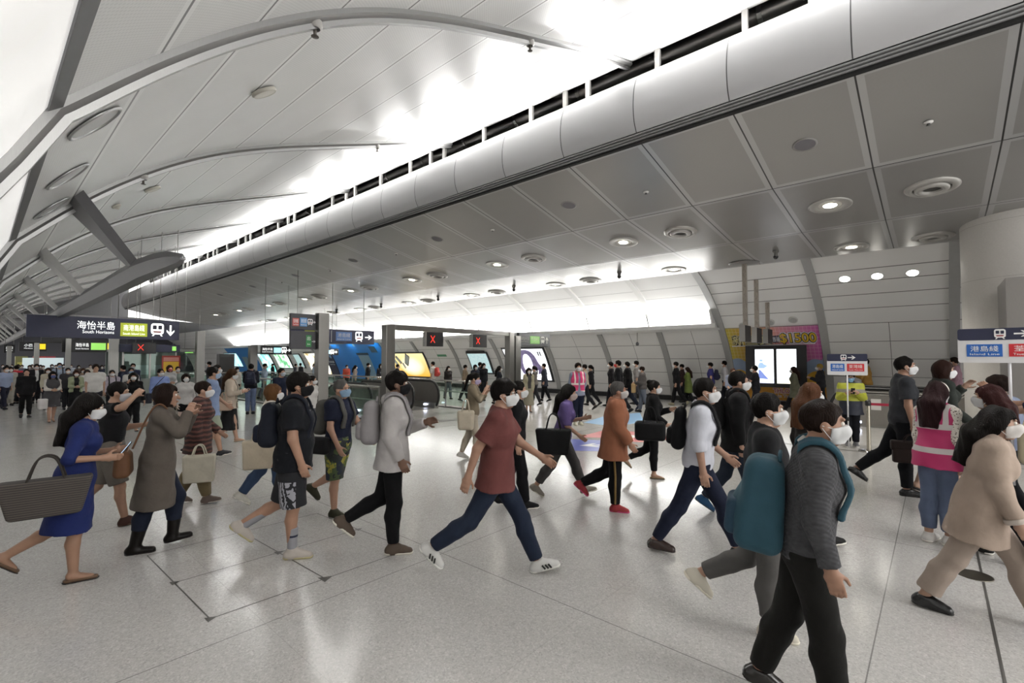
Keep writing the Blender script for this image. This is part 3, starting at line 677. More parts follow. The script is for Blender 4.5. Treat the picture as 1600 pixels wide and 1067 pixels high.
o = poster('lit_poster', 'lit white poster of flowing purple hair beside the portal', 'poster', 15.55, 18.4, .68, 2.38, emit('#f1f1f6', 1.0))
f = on_wall(16.7, .12); hair_p = NT('purple_hair_print'); X = hair_p.xyz(hair_p.coord()); wv = hair_p.noise(hair_p.coord(), 5, 3)
hm = glow(hair_p, hair_p.mix(wv, lin('#3f3757'), lin('#a79bc9')), .25)
outl = catmull([(-.1, 2.33), (.22, 2.26), (.44, 2.0), (.55, 1.65), (.72, 1.35), (.66, 1.1), (.35, 1.0), (.42, 1.22), (.1, 1.15), (-.35, 1.18), (-.45, .98), (-.72, 1.05), (-.82, 1.45), (-.74, 1.95), (-.45, 2.27), (-.1, 2.33)], 5)[:-1]
m = MB(); m.prism([(a, b) for a, b in outl], 0, -.006, lambda u, v, d_: f(u, d_, v)); hp_ = m.build('hair_picture', hm, o)
m = MB(); m.prism([(-.2 + .33 * math.cos(a) + .06 * math.sin(a), 1.56 + .55 * math.sin(a)) for a in np.linspace(0, 6.05, 28)], -.006, -.010, lambda u, v, d_: f(u, d_, v)); m.build('face_oval', emit('#f1f1f6', 1.0), hp_)
m = MB()
for k in (0, .14): m.prism([(.72 + k, 2.0), (.80 + k, 2.0), (.80 + k, 2.22), (.72 + k, 2.24)], 0, -.006, lambda u, v, d_: f(u, d_, v))
m.build('emblem', plain('#55585e', .4), o)
N = NT('map_screen'); u, w = uvw(N, 19.9, 21.5, 1.0, 2.15); b = N.n('ShaderNodeTexBrick'); N.l(N.coord(), b.inputs['Vector']); b.inputs['Scale'].default_value = 3
m_s = glow(N, N.mix(N.noise(N.coord(), 9, 3), lin('#8fb9bf'), lin('#cfdedd')), .55)
o = poster('map_screen', 'recessed map screen with pale blue print between two wall ribs', 'screen', 19.9, 21.5, 1.0, 2.15, m_s, '#3a3d3f'); wall_sheet('header', 19.9, 21.5, 2.17, 2.32, .12, BLACK, o)
for (y0, y1, z0, z1, ca, cb, lb) in ((39.6, 43.2, .45, 2.3, '#f2f2ea', '#b9a36a', 'white lit poster on the wall just left of the tall post'), (47.0, 50.0, .9, 2.3, '#e9f2ee', '#57b070', 'green and white lit poster at the far end of the wall'), (51.2, 54, .3, 2.3, '#7fd8cf', '#dff2f0', 'turquoise lit poster far along the wall'), (60, 64, .9, 2.4, '#cfeef0', '#7fc9d8', 'pale cyan lit board at the far end behind the booth')):
    N = NT('lit_print'); v = N.coord(); n_ = N.noise(v, 1.6, 4); m_p = glow(N, N.mix(N.ramp(n_, [(.45, (0, 0, 0, 1)), (.62, (1, 1, 1, 1))]), lin(ca), lin(cb)), .85); poster('lit_poster', lb, 'poster', y0, y1, z0, z1, m_p)
o = poster('wall_cabinet', 'recessed screen on the wall between the two far lit posters', 'screen', 44.4, 45.6, 1.0, 2.2, emit('#a9c7c6', .5), '#4a4d4f')
# blue lift lobby panel
o = thing('blue_panel', 'bright blue wall panel with a lift door beyond the tall post', 'panel', (0, 0, 0)); BL = plain('#1870b4', .4); wall_sheet('cladding', 30.3, 38.2, .02, 3.0, .09, BL, o, 14, .07)
wall_sheet('lift_door', 32.6, 34.1, .1, 2.1, .10, metal('#9fb0b8', .35), o); wall_sheet('door_frame', 32.5, 34.2, 2.12, 2.28, .12, plain('#20262c', .4), o); wall_sheet('vent', 31.1, 31.9, 2.3, 2.75, .12, plain('#33414c', .5), o)
for y in (31.0, 34.2, 36.8): area('lift_lobby_light', (19.1, y, 2.95), (0, math.radians(-35), 0), .1, .8, 9, (.35, .85, 1))
o = thing('wall_poster', 'dark navy vertical poster with white lettering beside the blue panel', 'poster', (0, 0, 0)); wall_sheet('sheet', 38.3, 40.0 - .6, .02, 3.0, .10, plain('#1f2140', .45), o, 14, .07)
text('lettering', '港鐵', .34, WHITE, o, (0, 0, 1.65), on_wall(38.85, .115), width=.8) if False else text('lettering', '往港島綫', .2, WHITE, o, (0, 0, 1.55), on_wall(38.85, .115), width=.9)
text('lettering', 'Island Line', .12, WHITE, o, (0, 0, 1.33), on_wall(38.85, .115), width=.8); m = MB(); f = on_wall(38.85, .115); m.prism([(.25 + .17 * math.cos(a), 2.05 + .2 * math.sin(a)) for a in np.linspace(0, 6.1, 18)], 0, -.01, lambda u, v, d_: f(u, d_, v)); m.build('disc_symbol', plain('#8fb6d6', .5), o)
o = thing('wall_panel', 'blue panel far along the wall behind the man at the railing', 'panel', (0, 0, 0)); wall_sheet('cladding', 55, 62.5, .02, 3.0, .09, BL, o, 14, .07); wall_sheet('door', 57.5, 59, .1, 2.0, .10, metal('#9fb0b8', .35), o); wall_sheet('green_screen', 56.0, 57.2, .9, 1.5, .11, plain('#5c8a3a', .5), o)
o = thing('exit_sign', 'small green emergency sign on the wall panels', 'sign', (0, 0, 0)); wall_sheet('plate', 23.6, 24.5, 1.98, 2.12, .03, plain('#4f8f6a', .5), o, 2)
# the pink and yellow advertisement
Y0, Y1, Z0, Z1 = 3.03, 6.12, .24, 3.03
N = NT('pink_yellow_print'); u, w = uvw(N, Y0, Y1, Z0, Z1); X = N.xyz(N.coord())
c = N.ramp(u, [(0, lin('#b3a33e')), (.3, lin('#c4943f')), (.62, lin('#bd7a86')), (1, lin('#b5569a'))])
gy = N.math('LESS_THAN', N.math('FRACT', N.math('MULTIPLY', X[1], 8.0)), .1); gz = N.math('LESS_THAN', N.math('FRACT', N.math('MULTIPLY', X[2], 8.0)), .1)
c = N.mix(N.math('MULTIPLY', N.math('MAXIMUM', gy, gz), .22), c, (1, .95, .95, 1))
e_ = N.math('ABSOLUTE', N.math('SUBTRACT', u, .5)); hill = N.math('ADD', .36, N.math('MULTIPLY', N.math('ABSOLUTE', N.math('SINE', N.math('MULTIPLY', u, 16.0))), .05)); hill = N.math('ADD', hill, N.math('MULTIPLY', e_, .42))
c = N.mix(N.math('LESS_THAN', w, hill), c, lin('#8fa0bb')); c = N.mix(N.math('LESS_THAN', w, N.math('SUBTRACT', hill, .16)), c, lin('#cfa02a')); N.set(c, .45)
AD = thing('advertisement', 'pink and yellow advertisement with $1500 lettering round two white screens', 'advertisement', (0, 0, 0)); wall_sheet('print', Y0, Y1, Z0, Z1, .06, N.m, AD, 16, .05)
def outlined(s, size, loc, wd, cols, parent, yc, off):
    for i, (c_, b_) in enumerate(cols): text('lettering', s, size, plain(c_, .5), parent, (loc[0], -.004 - .007 * i, loc[1]), on_wall(yc, off), bold=b_, depth=.003, width=wd * (1 + (b_ - cols[-1][1]) * (1.2 / size) * (2 / max(2, len(s)))))
yc = (Y0 + Y1) / 2
outlined('$1500', .44, (.86, 2.60), 1.15, [('#cfcfd6', .055), ('#151a2c', .03), ('#c9a41c', .006)], AD, yc, .07)
outlined('新三買', .36, (-.70, 2.56), 1.35, [('#b9b39a', .045), ('#17171a', .024), ('#d8d29c', .0)], AD, yc, .07)
outlined('即減', .2, (.16, 2.58), .22, [('#2a3348', .04), ('#d2d6de', .0)], AD, yc, .07)
m = MB(); f = on_wall(yc, .068); m.prism([(-1.45, 2.33), (1.38, 2.40), (1.38, 2.43), (-1.45, 2.37)], 0, -.01, lambda u, v, d_: f(u, d_, v)); m.build('underline', plain('#d9d9dc', .5), AD)
outlined('THLON', .24, (.16, .62), .72, [('#e0c9c0', .03), ('#a8343a', .0)], AD, yc, .07); outlined('is in Town', .15, (.16, .42), .78, [('#e6dccb', .012), ('#7d3a34', .0)], AD, yc, .07)
wall_sheet('orange_band', Y0, Y1, Z0, .78, .064, plain('#c98f2f', .5), AD, 4, .004)
SCN = thing('screen_pair', 'black cabinet holding two tall white advertising screens', 'screen', (0, 0, 0)); m = MB(); sx = 19.80
m.prism([(3.46, .80), (5.50, .80), (5.50, 2.36), (3.46, 2.36)], sx, sx + .06, lambda u, v, d: (d, u, v)); m.build('cabinet', plain('#121114', .35), SCN)
for i, (a, b) in enumerate(((3.78, 4.42), (4.52, 5.16))):
    N = NT('screen_print'); u, w = uvw(N, a, b, .95, 2.22); c = N.mix(N.math('LESS_THAN', w, .12), lin('#f0f2f6'), lin('#b9b6e6' if i else '#d8cfa0')); c = N.mix(N.noise(N.coord(), 2.5, 2), c, lin('#e4ecf2'))
    m = MB(); m.prism([(a, .95), (b, .95), (b, 2.22), (a, 2.22)], sx - .006, sx, lambda u, v, d: (d, u, v)); s_ = m.build('screen', glow(N, c, 1.15), SCN)
    if i:
        f = lambda u, v, d: (sx - .006 + d, (a + b) / 2 - u, v)
        m = MB(); m.prism([(-.16, 1.76), (-.06, 1.76), (-.06, 1.84), (-.16, 1.84)], 0, -.004, f); m.prism([(-.2, 1.5), (-.02, 1.5), (.12, 1.6), (-.02, 1.66), (-.06, 1.72), (-.16, 1.72), (-.22, 1.6)], 0, -.004, f); m.build('figure_print', emit('#9db9e2', .75), s_)
        m = MB(); m.prism([(-.2, 1.12), (.14, 1.1), (.02, 1.24), (-.12, 1.42), (-.2, 1.46)], 0, -.004, f); m.build('figure_shade', emit('#7f93d8', .6), s_)

# ---- column signals hung from the ceiling edge
for i, (x, y, zt, lb) in enumerate(((15.93, 4.36, 4.86, 'nearest black signal box on a steel pole before the advertisement'), (17.45, 4.42, 4.52, 'middle black signal box on a steel pole before the advertisement'), (18.5, 4.34, 3.85, 'farthest black signal box hanging from the curved wall'))):
    o = thing('signal_box', lb, 'signal', (x, y, 0), 0, None); m = MB(); m.box(-.33, .33, -.02, .12, 2.40, 2.90); m.build('housing', plain('#242020', .7), o, bevel=.006); m = MB(); m.box(-.37, -.335, -.03, .13, 2.4, 2.9); m.build('side_strip', plain('#8d8b88', .5), o)
    m = MB(); m.box(-.06, .06, -.01, .11, 2.88, zt); m.build('pole', metal('#b5aca2', .28), o)
    if i == 0: m = MB(); m.lathe([(.001, -.03), (.42, -.02), (.46, .0), (.3, .04)], (0, 0.05, zt), 24); m.build('ceiling_plate', plain('#7a7876', .4, .3), o, True)

# ---- ceiling fittings
def tilt_at(x):
    for (a, za), (b, zb) in zip(SP, SP[1:]):
        if a <= x <= b: return -math.atan2(zb - za, b - a)
    return 0
RING = plain('#a5a39f', .35, .3); DARKR = plain('#3a3937', .5); LAMP = emit('#fff8e6', 14)
def downlight(x, y, on, lb, grp, drop=.0):
    o = thing('ceiling_downlight' if on else 'ceiling_vent', lb, 'downlight' if on else 'vent', (x, y, soffit_z(x) - drop), 0, grp); o.rotation_euler = (0, tilt_at(x), 0)
    if on:
        MB().lathe([(.40, -.002), (.40, -.02), (.37, -.03), (.25, -.025), (.22, .0)], (0, 0, 0), 32).build('ring', RING, o, True); MB().lathe([(.22, -.004), (.17, -.012), (.001, -.014)], (0, 0, 0), 24).build('reflector', plain('#cfccc4', .3), o, True); MB().lathe([(.125, -.016), (.001, -.02)], (0, 0, 0), 20).build('lamp', LAMP, o, True)
    else:
        MB().lathe([(.42, -.002), (.42, -.015), (.37, -.05), (.30, -.055), (.29, -.01)], (0, 0, 0), 32).build('outer_ring', RING, o, True); MB().lathe([(.27, -.01), (.26, -.065), (.21, -.085), (.155, -.08), (.15, -.02)], (0, 0, 0), 28).build('inner_ring', RING, o, True); MB().lathe([(.15, -.03), (.001, -.035)], (0, 0, 0), 20).build('core', DARKR, o); MB().lathe([(.30, -.004), (.26, -.006)], (0, 0, 0), 24).build('slot', DARKR, o)
    return o
for row, x in (('inner row', 12.1), ('outer row', 15.55)):
    for k in range(9):
        y = 1.62 + 4.91 * k
        downlight(x, y, True, 'recessed ceiling downlight in the %s of the metal soffit' % row, 'downlights of the %s' % row); yv = y - 1.64
        if not (row == 'outer row' and k == 1): downlight(x, yv, False, 'round ringed air vent in the %s of the metal soffit' % row, 'air vents of the %s' % row)
        if k < 7:
            d = bpy.data.lights.new('downlight_beam', 'SPOT'); d.energy = 240; d.spot_size = 2.0; d.spot_blend = .6; d.shadow_soft_size = .12; d.color = (1, .95, .86)
            q = bpy.data.objects.new('downlight_beam', d); COL.objects.link(q); q.location = (x, y, soffit_z(x) - .08)
for k in range(7):
    x = 9.52; o = thing('ceiling_speaker', 'flush round loudspeaker in the wide panels of the soffit', 'speaker', (x, 1.62 + 4.98 * k, soffit_z(x)), 0, 'loudspeakers in the soffit'); o.rotation_euler = (0, tilt_at(x), 0)
    MB().lathe([(.19, -.002), (.19, -.008), (.16, -.01)], (0, 0, 0), 28).build('rim', plain('#8c8a88', .4), o, True); MB().lathe([(.16, -.008), (.001, -.011)], (0, 0, 0), 24).build('grille', plain('#6f6d72', .6), o)
    o = thing('sprinkler', 'small white sprinkler head in the soffit', 'sprinkler', (9.75, .0 + 4.7 * k, soffit_z(9.75)), 0, 'sprinklers in the soffit')
    MB().lathe([(.06, 0), (.06, -.015), (.025, -.03)], (0, 0, 0), 18).build('cup', plain('#cfcdca', .4), o, True); MB().lathe([(.02, -.02), (.02, -.05), (.032, -.055), (.001, -.058)], (0, 0, 0), 12).build('head', plain('#4a4a4a', .4), o, True)
for k in range(7):
    x = 14.9; o = thing('ceiling_camera', 'small dark dome camera hanging near the soffit edge', 'camera', (x, 3.3 + 4.91 * k, soffit_z(x)), 0, 'dome cameras near the soffit edge')
    MB().lathe([(.08, 0), (.08, -.04), (.05, -.08), (.05, -.16)], (0, 0, 0), 16).build('stem', plain('#55534f', .4), o, True); MB().lathe([(.07, -.16), (.065, -.2), (.03, -.24), (.001, -.245)], (0, 0, 0), 16).build('dome', plain('#1d1d1f', .2), o, True)
# vault fittings
def vault_normal(x):
    P = sorted(VC)
    for (a, za), (b, zb) in zip(P, P[1:]):
        if a <= x <= b: return Vector((zb - za, 0, -(b - a))).normalized()
    return Vector((0, 0, -1))
for i, (px, py, x) in enumerate(((135, 187, .68), (97, 257, .68), (73, 303, .68), (55, 340, .68))):
    y = (5.8, 7.75, 9.6, 11.5)[i]; n_ = vault_normal(x); o = thing('oval_recess', 'recessed ring in the vault\'s lowest panel, number %s from the near rib' % ['one', 'two', 'three', 'four'][i] if False else ['ring recess in the lowest vault panel, nearest to the first rib', 'second ring recess along the lowest vault panel', 'third ring recess along the lowest vault panel', 'last ring recess in the lowest vault panel before the strut'][i], 'recess', tuple(Vector((x, y, vault_z(x))) + n_ * .012))
    R = n_.to_track_quat('Z', 'Y').to_matrix(); MB().lathe([(.27, .0), (.27, .012), (.25, .018), (.235, .012), (.235, .0)], (0, 0, 0), 32, R).build('ring', metal('#b5b5b5', .3), o, True); MB().lathe([(.235, .002), (.001, .003)], (0, 0, 0), 24, R).build('disc', plain('#bdbdbc', .4), o)
for i, (x, y, r, lb) in enumerate(((2.6, 7.0, .17, 'pale round speaker on the vault between the first two ribs'), (2.45, 12.6, .16, 'round speaker on the vault beyond the second rib'), (1.95, 13.3, .09, 'small dome sensor on the vault beyond the second rib'))):
    n_ = vault_normal(x); R = n_.to_track_quat('Z', 'Y').to_matrix(); o = thing('vault_speaker' if i < 2 else 'dome_sensor', lb, 'speaker' if i < 2 else 'sensor', tuple(Vector((x, y, vault_z(x))) + n_ * .012))
    MB().lathe([(r, 0), (r * 1.02, .03), (r * .9, .05), (r * .85, .045)], (0, 0, 0), 28, R).build('rim', plain('#b3afa4', .4), o, True); MB().lathe([(r * .85, .045), (.001, .05 if i < 2 else .1)], (0, 0, 0), 24, R).build('cap', plain('#c9c6bc', .4), o, True)
for i, (x, y) in enumerate(((2.25, 4.72), (5.75, 4.72), (1.9, 10.4), (6.6, 10.4))):
    z = vault_z(x) - .12; o = thing('rib_sprinkler', ['sprinkler under the first rib near its left foot', 'sprinkler under the first rib near the slot', 'sprinkler under the second rib near its left foot', 'sprinkler under the second rib near the slot'][i], 'sprinkler', (x, y, z))
    MB().lathe([(.07, .05), (.075, .0), (.05, -.03)], (0, 0, 0), 16).build('housing', plain('#a3a19d', .4), o, True); MB().tube([(0, 0, -.02), (0, 0, -.11)], .018, 8).build('stem', plain('#5a554f', .4), o, True); MB().lathe([(.04, -.11), (.001, -.12)], (0, 0, 0), 12).build('deflector', plain('#5a554f', .4), o)
# side wall lamps and speakers
def wall_disc(y, z, r, name, lb, cat, mats, grp=None, d=.03):
    x, a = wall_at(z); n_ = Vector((-math.cos(a), 0, math.sin(a))); R = n_.to_track_quat('Z', 'Y').to_matrix(); o = thing(name, lb, cat, (x, y, z), 0, grp)
    MB().lathe([(r, 0), (r, d), (r * .82, d * 1.2), (r * .8, d)], (0, 0, 0), 28, R).build('rim', mats[0], o, True); MB().lathe([(r * .8, d), (.001, d * 1.1)], (0, 0, 0), 24, R).build('face', mats[1], o, True); return o
for i, y in enumerate((2.05, 1.25, .44)): wall_disc(y, 4.36, .17, 'wall_downlight', ['left lit lamp of three in the curved wall', 'middle lit lamp of three in the curved wall', 'right lit lamp of three in the curved wall'][i], 'downlight', (WHITE, emit('#fffbf0', 9)))
for i, (y, z) in enumerate(((5.45, 3.12), (4.5, 3.2), (3.75, 3.25))): wall_disc(y, z, .15, 'wall_speaker', ['round wall speaker above the left of the advertisement', 'round wall speaker above the middle of the advertisement', 'round wall speaker above the right of the advertisement'][i], 'speaker', (plain('#c6c5c2', .4), plain('#a5a4a2', .5)))
o = thing('wall_camera', 'small camera on a thin rod below the wall light trough', 'camera', (18.95, 9.6, 2.98)); MB().tube([(0, 0, 0), (0, 0, -.42)], .014, 8).build('rod', STEEL, o, True); MB().lathe([(.03, -.4), (.07, -.46), (.06, -.54), (.001, -.57)], (0, 0, 0), 16).build('dome', plain('#55565a', .3), o, True)

# ---- floor: joints, access covers, arrow decals
m = MB(); gl = lambda px, py: at_z(px, py)
def strip(a, b, w, z=.0012):
    a, b = Vector((a[0], a[1], 0)), Vector((b[0], b[1], 0)); d = (b - a).normalized(); n_ = Vector((-d.y, d.x, 0)) * w / 2
    m.add([(p.x, p.y, z) for p in (a - n_, b - n_, b + n_, a + n_)], [(0, 1, 2, 3)])
A, B_, C_, D_ = gl(230, 868), gl(328, 967), gl(640, 858), gl(495, 802)
def lerp2(s, t): return A * (1 - s) * (1 - t) + B_ * s * (1 - t) + C_ * s * t + D_ * (1 - s) * t
for s in (0, .5, 1): strip(lerp2(s, 0), lerp2(s, 1), .011)
for t in (0, .5, 1): strip(lerp2(0, t), lerp2(1, t), .011)
for s, t, r in ((1, .5, .07), (0, .5, .05), (.5, 0, .05), (.5, .5, .06), (.5, 1, .05), (1, 0, .05)):
    p = lerp2(s, t); m.add([(p.x + r * math.cos(a), p.y + r * math.sin(a), .0018) for a in (0, 2.1, 4.2)], [(0, 1, 2)])
strip((11.97, -8), (11.97, 11.9), .07); strip((2.2, -.26), (12, -.26), .018)
tag(m.build('trim_81', plain('#4b4946', .5), None, fix=False), kind='structure')
def decal(label, pts, color, arrow_dir=None):
    o = thing('floor_decal', label, 'floor decal', (0, 0, 0)); q = [at_z(px, py) for px, py in pts]; c = sum(q, Vector()) / len(q); o.location = (c.x, c.y, 0)
    mm = MB(); mm.prism([(p.x - c.x, p.y - c.y) for p in q], .0005, .003, lambda u, v, d: (u, v, d)); mm.build('sheet', plain(color, .3), o); return o, c
def floor_arrow(o, size, ang, mat):
    P = [(-.5, -.06), (.15, -.06), (-.06, -.26), (.08, -.26), (.5, 0), (.08, .26), (-.06, .26), (.15, .06), (-.5, .06)]; ca, sa = math.cos(ang), math.sin(ang)
    mm = MB(); mm.prism([((u * ca - v * sa) * size, (u * sa + v * ca) * size) for u, v in P], .003, .004, lambda u, v, d: (u, v, d)); mm.build('arrow_symbol', mat, o)
o, c = decal('red arrow shaped floor sticker beneath the walkers', [(901, 683), (945, 672), (1000, 675), (1002, 679), (1062, 684), (1012, 691), (960, 689), (948, 684)], '#c55052'); floor_arrow(o, .9, -.7, WHITE)
o, c = decal('dark blue floor sticker nearest this way', [(886, 686), (975, 689), (980, 706), (893, 704)], '#4a5bb0'); floor_arrow(o, .8, 2.4, WHITE)
o, c = decal('light blue floor sticker beyond the red arrow', [(912, 660), (952, 648), (1000, 645), (1006, 659), (975, 664), (940, 664)], '#86aed2'); floor_arrow(o, .8, .8, WHITE)
p = at_z(1523, 899); o = thing('floor_socket', 'round brass floor cover on the dark joint by the black loafer', 'floor cover', (p.x, p.y, 0)); MB().lathe([(.125, 0), (.122, .005), (.001, .006)], (0, 0, 0), 28).build('disc', metal('#5f5a50', .4), o)

# ---- barrier post, floor marker, hand held signs
p = at_z(1358, 706); q = at_z(1456, 716); o = thing('barrier_post', 'steel retractable barrier post with a red belt near the staff member', 'barrier', (p.x, p.y, 0))
MB().lathe([(.001, .03), (.17, .025), (.18, .012), (.18, 0)], (0, 0, 0), 32).build('base', metal('#b3b0aa', .22), o, True); MB().lathe([(.036, .02), (.036, .98)], (0, 0, 0), 18).build('shaft', metal('#bdb7a8', .25), o, True); MB().lathe([(.036, .93), (.05, .94), (.05, 1.02), (.03, 1.04), (.001, 1.04)], (0, 0, 0), 18).build('head', BLACK, o, True)
m = MB(); d = q - p; m.bar((d.x * .04, d.y * .04, .965), (d.x * .965, d.y * .965, .965), .004, .05); m.build('belt', plain('#9c1f3a', .5), o)
o = thing('barrier_post', 'second barrier post hidden by the man in the polo shirt', 'barrier', (q.x, q.y, 0)); MB().lathe([(.001, .03), (.17, .025), (.18, 0)], (0, 0, 0), 28).build('base', metal('#b3b0aa', .22), o, True); MB().lathe([(.036, .02), (.036, .98)], (0, 0, 0), 18).build('shaft', metal('#bdb7a8', .25), o, True); MB().lathe([(.05, .93), (.05, 1.03), (.001, 1.04)], (0, 0, 0), 18).build('head', BLACK, o, True)
p = at_z(1380, 708); o = thing('floor_marker', 'small clear floor stand with a black tag beside the barrier post', 'floor stand', (p.x, p.y, 0), -YAW); MB().lathe([(.07, 0), (.066, .01), (.032, .10), (.001, .10)], (0, 0, 0), 20).build('clear_base', plain('#c3c6c4', .15), o, True); m = MB(); m.box(-.038, .038, -.012, .012, .10, .19); m.build('tag', plain('#1c2030', .4), o); m = MB(); m.box(-.024, .024, -.016, -.012, .115, .17); m.build('tag_window', plain('#a9abac', .4), o); MB().tube([(0, 0, .19), (0, 0, .22)], .012, 8).build('clip', BLACK, o, True)
def hand_sign(px, py0, py1, foot_d, w, label, zb):
    r = ray(px, 559); h_ = math.hypot(r.x, r.y); dx, dy = r.x / h_ * foot_d, r.y / h_ * foot_d
    o = thing('hand_held_sign', label, 'sign', (dx, dy, 0), math.atan2(-dx, dy)); zt = HC + (559 - py0) / FPX * foot_d / h_ * 1.0; z0 = HC + (559 - py1) / FPX * foot_d / h_; H_ = zt - z0; a, b = -w / 2, w / 2
    plate(o, 'board', a, b, z0, zt, .004, plain('#d3d3d4', .5), .012, .03 * w); plate(o, 'header', a, b, z0 + H_ * .66, zt, -.008, NAVY, .003, .03 * w)
    train_icon(o, a + w * .42, z0 + H_ * .83, H_ * .28, -.012, WHITE, NAVY); arrow(o, a + w * .62, z0 + H_ * .83, H_ * .30, -.012, WHITE)
    box_text(o, 'line_panel', a + w * .09, a + w * .44, z0 + H_ * .18, z0 + H_ * .54, -.008, BLUE, '港島綫', 'Island Line', WHITE); box_text(o, 'line_panel', a + w * .5, a + w * .92, z0 + H_ * .18, z0 + H_ * .54, -.008, RED, '荃灣綫', 'Tsuen Wan Line', WHITE)
    MB().tube([(0, .012, zb), (0, .012, zt - .02)], .014, 10).build('pole', plain('#cfcfd2', .3), o, True); MB().tube([(0, .012, zb + .55), (0, .012, zb + .63)], .02, 10).build('grip', BLACK, o, True); return o
d_ = at_z(1331, 697); hand_sign(1323, 553, 586, math.hypot(d_.x, d_.y) - .33, .70, 'white and navy train sign on a pole held by the staff member in yellow', .02)
d_ = at_z(1652, 852); hand_sign(1577, 512, 567, math.hypot(d_.x, d_.y) - .02, .80, 'white and navy train sign held up at the edge over the pink vest', .55)
# lift shaft cladding and a dark bulkhead by the column
m = MB(); m.box(12.4, 13.9, -4.2, -.98, 0, 3.35); tag(m.build('wall_lift', metal('#85827f', .42)), kind='structure')
m = MB(); m.box(17.6, 20.5, -2.2, -.9, 4.05, 5.0); tag(m.build('trim_82', plain('#3d3c3a', .5)), kind='structure')
# ================================================================== PEOPLE: body surfaces from distance fields
V3 = lambda *a: np.array(a, float)
def unit(v): return v / (np.linalg.norm(v) + 1e-12)
class Fld:
    """a signed distance grid; shapes are blended in, cut and turned into one closed surface"""
    def __init__(s, lo, hi, h):
        s.h = h; s.lo = np.array(lo, float) - 3 * h
        s.n = np.maximum(4, np.ceil((np.array(hi, float) + 3 * h - s.lo) / h).astype(int) + 1)
        s.F = np.full(s.n, 9.0, np.float32)
    def sub(s, lo, hi):
        a = np.clip(np.floor((np.array(lo) - s.lo) / s.h).astype(int), 0, s.n - 1); b = np.clip(np.ceil((np.array(hi) - s.lo) / s.h).astype(int) + 1, 1, s.n)
        sl = tuple(slice(int(i), int(max(j, i + 1))) for i, j in zip(a, b))
        ax = [((np.arange(q.start, q.stop)) * s.h + s.lo[i]).astype(np.float32) for i, q in enumerate(sl)]
        return sl, ax[0][:, None, None], ax[1][None, :, None], ax[2][None, None, :]
    def smin(s, sl, d, k):
        F = s.F[sl]
        if k <= 1e-5: np.minimum(F, d, out=F)
        else:
            hh = np.clip(.5 + .5 * (F - d) / k, 0, 1); s.F[sl] = F * (1 - hh) + d * hh - k * hh * (1 - hh)
    def cone(s, a, b, ra, rb, k=.02, wide=None, sw=1.0, ca=None, cb=None, cut=False, flat=False):
        """tapered limb a->b; sw widens it along the direction wide; ca, cb: flat ends"""
        a, b = np.asarray(a, float), np.asarray(b, float); R = max(ra, rb) * max(1, sw) + k + 2 * s.h
        sl, X, Y, Z = s.sub(np.minimum(a, b) - R, np.maximum(a, b) + R)
        ba = b - a; L2 = max(1e-9, ba @ ba); px, py, pz = X - a[0], Y - a[1], Z - a[2]
        t = np.clip((px * ba[0] + py * ba[1] + pz * ba[2]) / L2, 0, 1)
        ox, oy, oz = px - t * ba[0], py - t * ba[1], pz - t * ba[2]
        if wide is not None:
            w = unit(np.asarray(wide, float)); dw = (ox * w[0] + oy * w[1] + oz * w[2]) * (1 / sw - 1)
            ox, oy, oz = ox + dw * w[0], oy + dw * w[1], oz + dw * w[2]
        d = np.sqrt(ox * ox + oy * oy + oz * oz) - (ra + (rb - ra) * t)
        u = ba / math.sqrt(L2); al = px * u[0] + py * u[1] + pz * u[2]; L = math.sqrt(L2)
        if flat or ca is not None: d = np.maximum(d, -al - (ca or 0))
        if flat or cb is not None: d = np.maximum(d, al - L - (cb or 0))
        if cut: s.F[sl] = np.maximum(s.F[sl], -d)
        else: s.smin(sl, d, k)
    def ell(s, c, r, R=None, k=.02, cut=False):
        c = np.asarray(c, float); r = np.asarray(r, float); m = r.max() + k + 2 * s.h
        sl, X, Y, Z = s.sub(c - m, c + m); p = [X - c[0], Y - c[1], Z - c[2]]
        if R is not None: p = [p[0] * R[0, i] + p[1] * R[1, i] + p[2] * R[2, i] for i in range(3)]
        k0 = np.sqrt((p[0] / r[0]) ** 2 + (p[1] / r[1]) ** 2 + (p[2] / r[2]) ** 2); k1 = np.sqrt((p[0] / r[0] ** 2) ** 2 + (p[1] / r[1] ** 2) ** 2 + (p[2] / r[2] ** 2) ** 2) + 1e-9
        d = k0 * (k0 - 1) / k1
        if cut: s.F[sl] = np.maximum(s.F[sl], -d)
        else: s.smin(sl, d, k)
    def box(s, c, r, R=None, rd=.01, k=.0, taper=0.0, cut=False):
        c = np.asarray(c, float); r = np.asarray(r, float); m = np.linalg.norm(r) * (1 + abs(taper)) + k + 2 * s.h
        sl, X, Y, Z = s.sub(c - m, c + m); p = [X - c[0], Y - c[1], Z - c[2]]
        if R is not None: p = [p[0] * R[0, i] + p[1] * R[1, i] + p[2] * R[2, i] for i in range(3)]
        f = 1 + taper * p[2] / r[2] if taper else 1.0
        q = [np.abs(p[0]) - (r[0] * f - rd), np.abs(p[1]) - (r[1] * f - rd), np.abs(p[2]) - (r[2] - rd)]
        d = np.sqrt(np.maximum(q[0], 0) ** 2 + np.maximum(q[1], 0) ** 2 + np.maximum(q[2], 0) ** 2) + np.minimum(np.maximum(np.maximum(q[0], q[1]), q[2]), 0) - rd
        if cut: s.F[sl] = np.maximum(s.F[sl], -d)
        else: s.smin(sl, d, k)
    def plane(s, p, n):
        """keep the side that n points away from"""
        n = unit(np.asarray(n, float)); p = np.asarray(p, float)
        sl, X, Y, Z = s.sub(s.lo, s.lo + s.n * s.h)
        s.F[sl] = np.maximum(s.F[sl], (X - p[0]) * n[0] + (Y - p[1]) * n[1] + (Z - p[2]) * n[2])
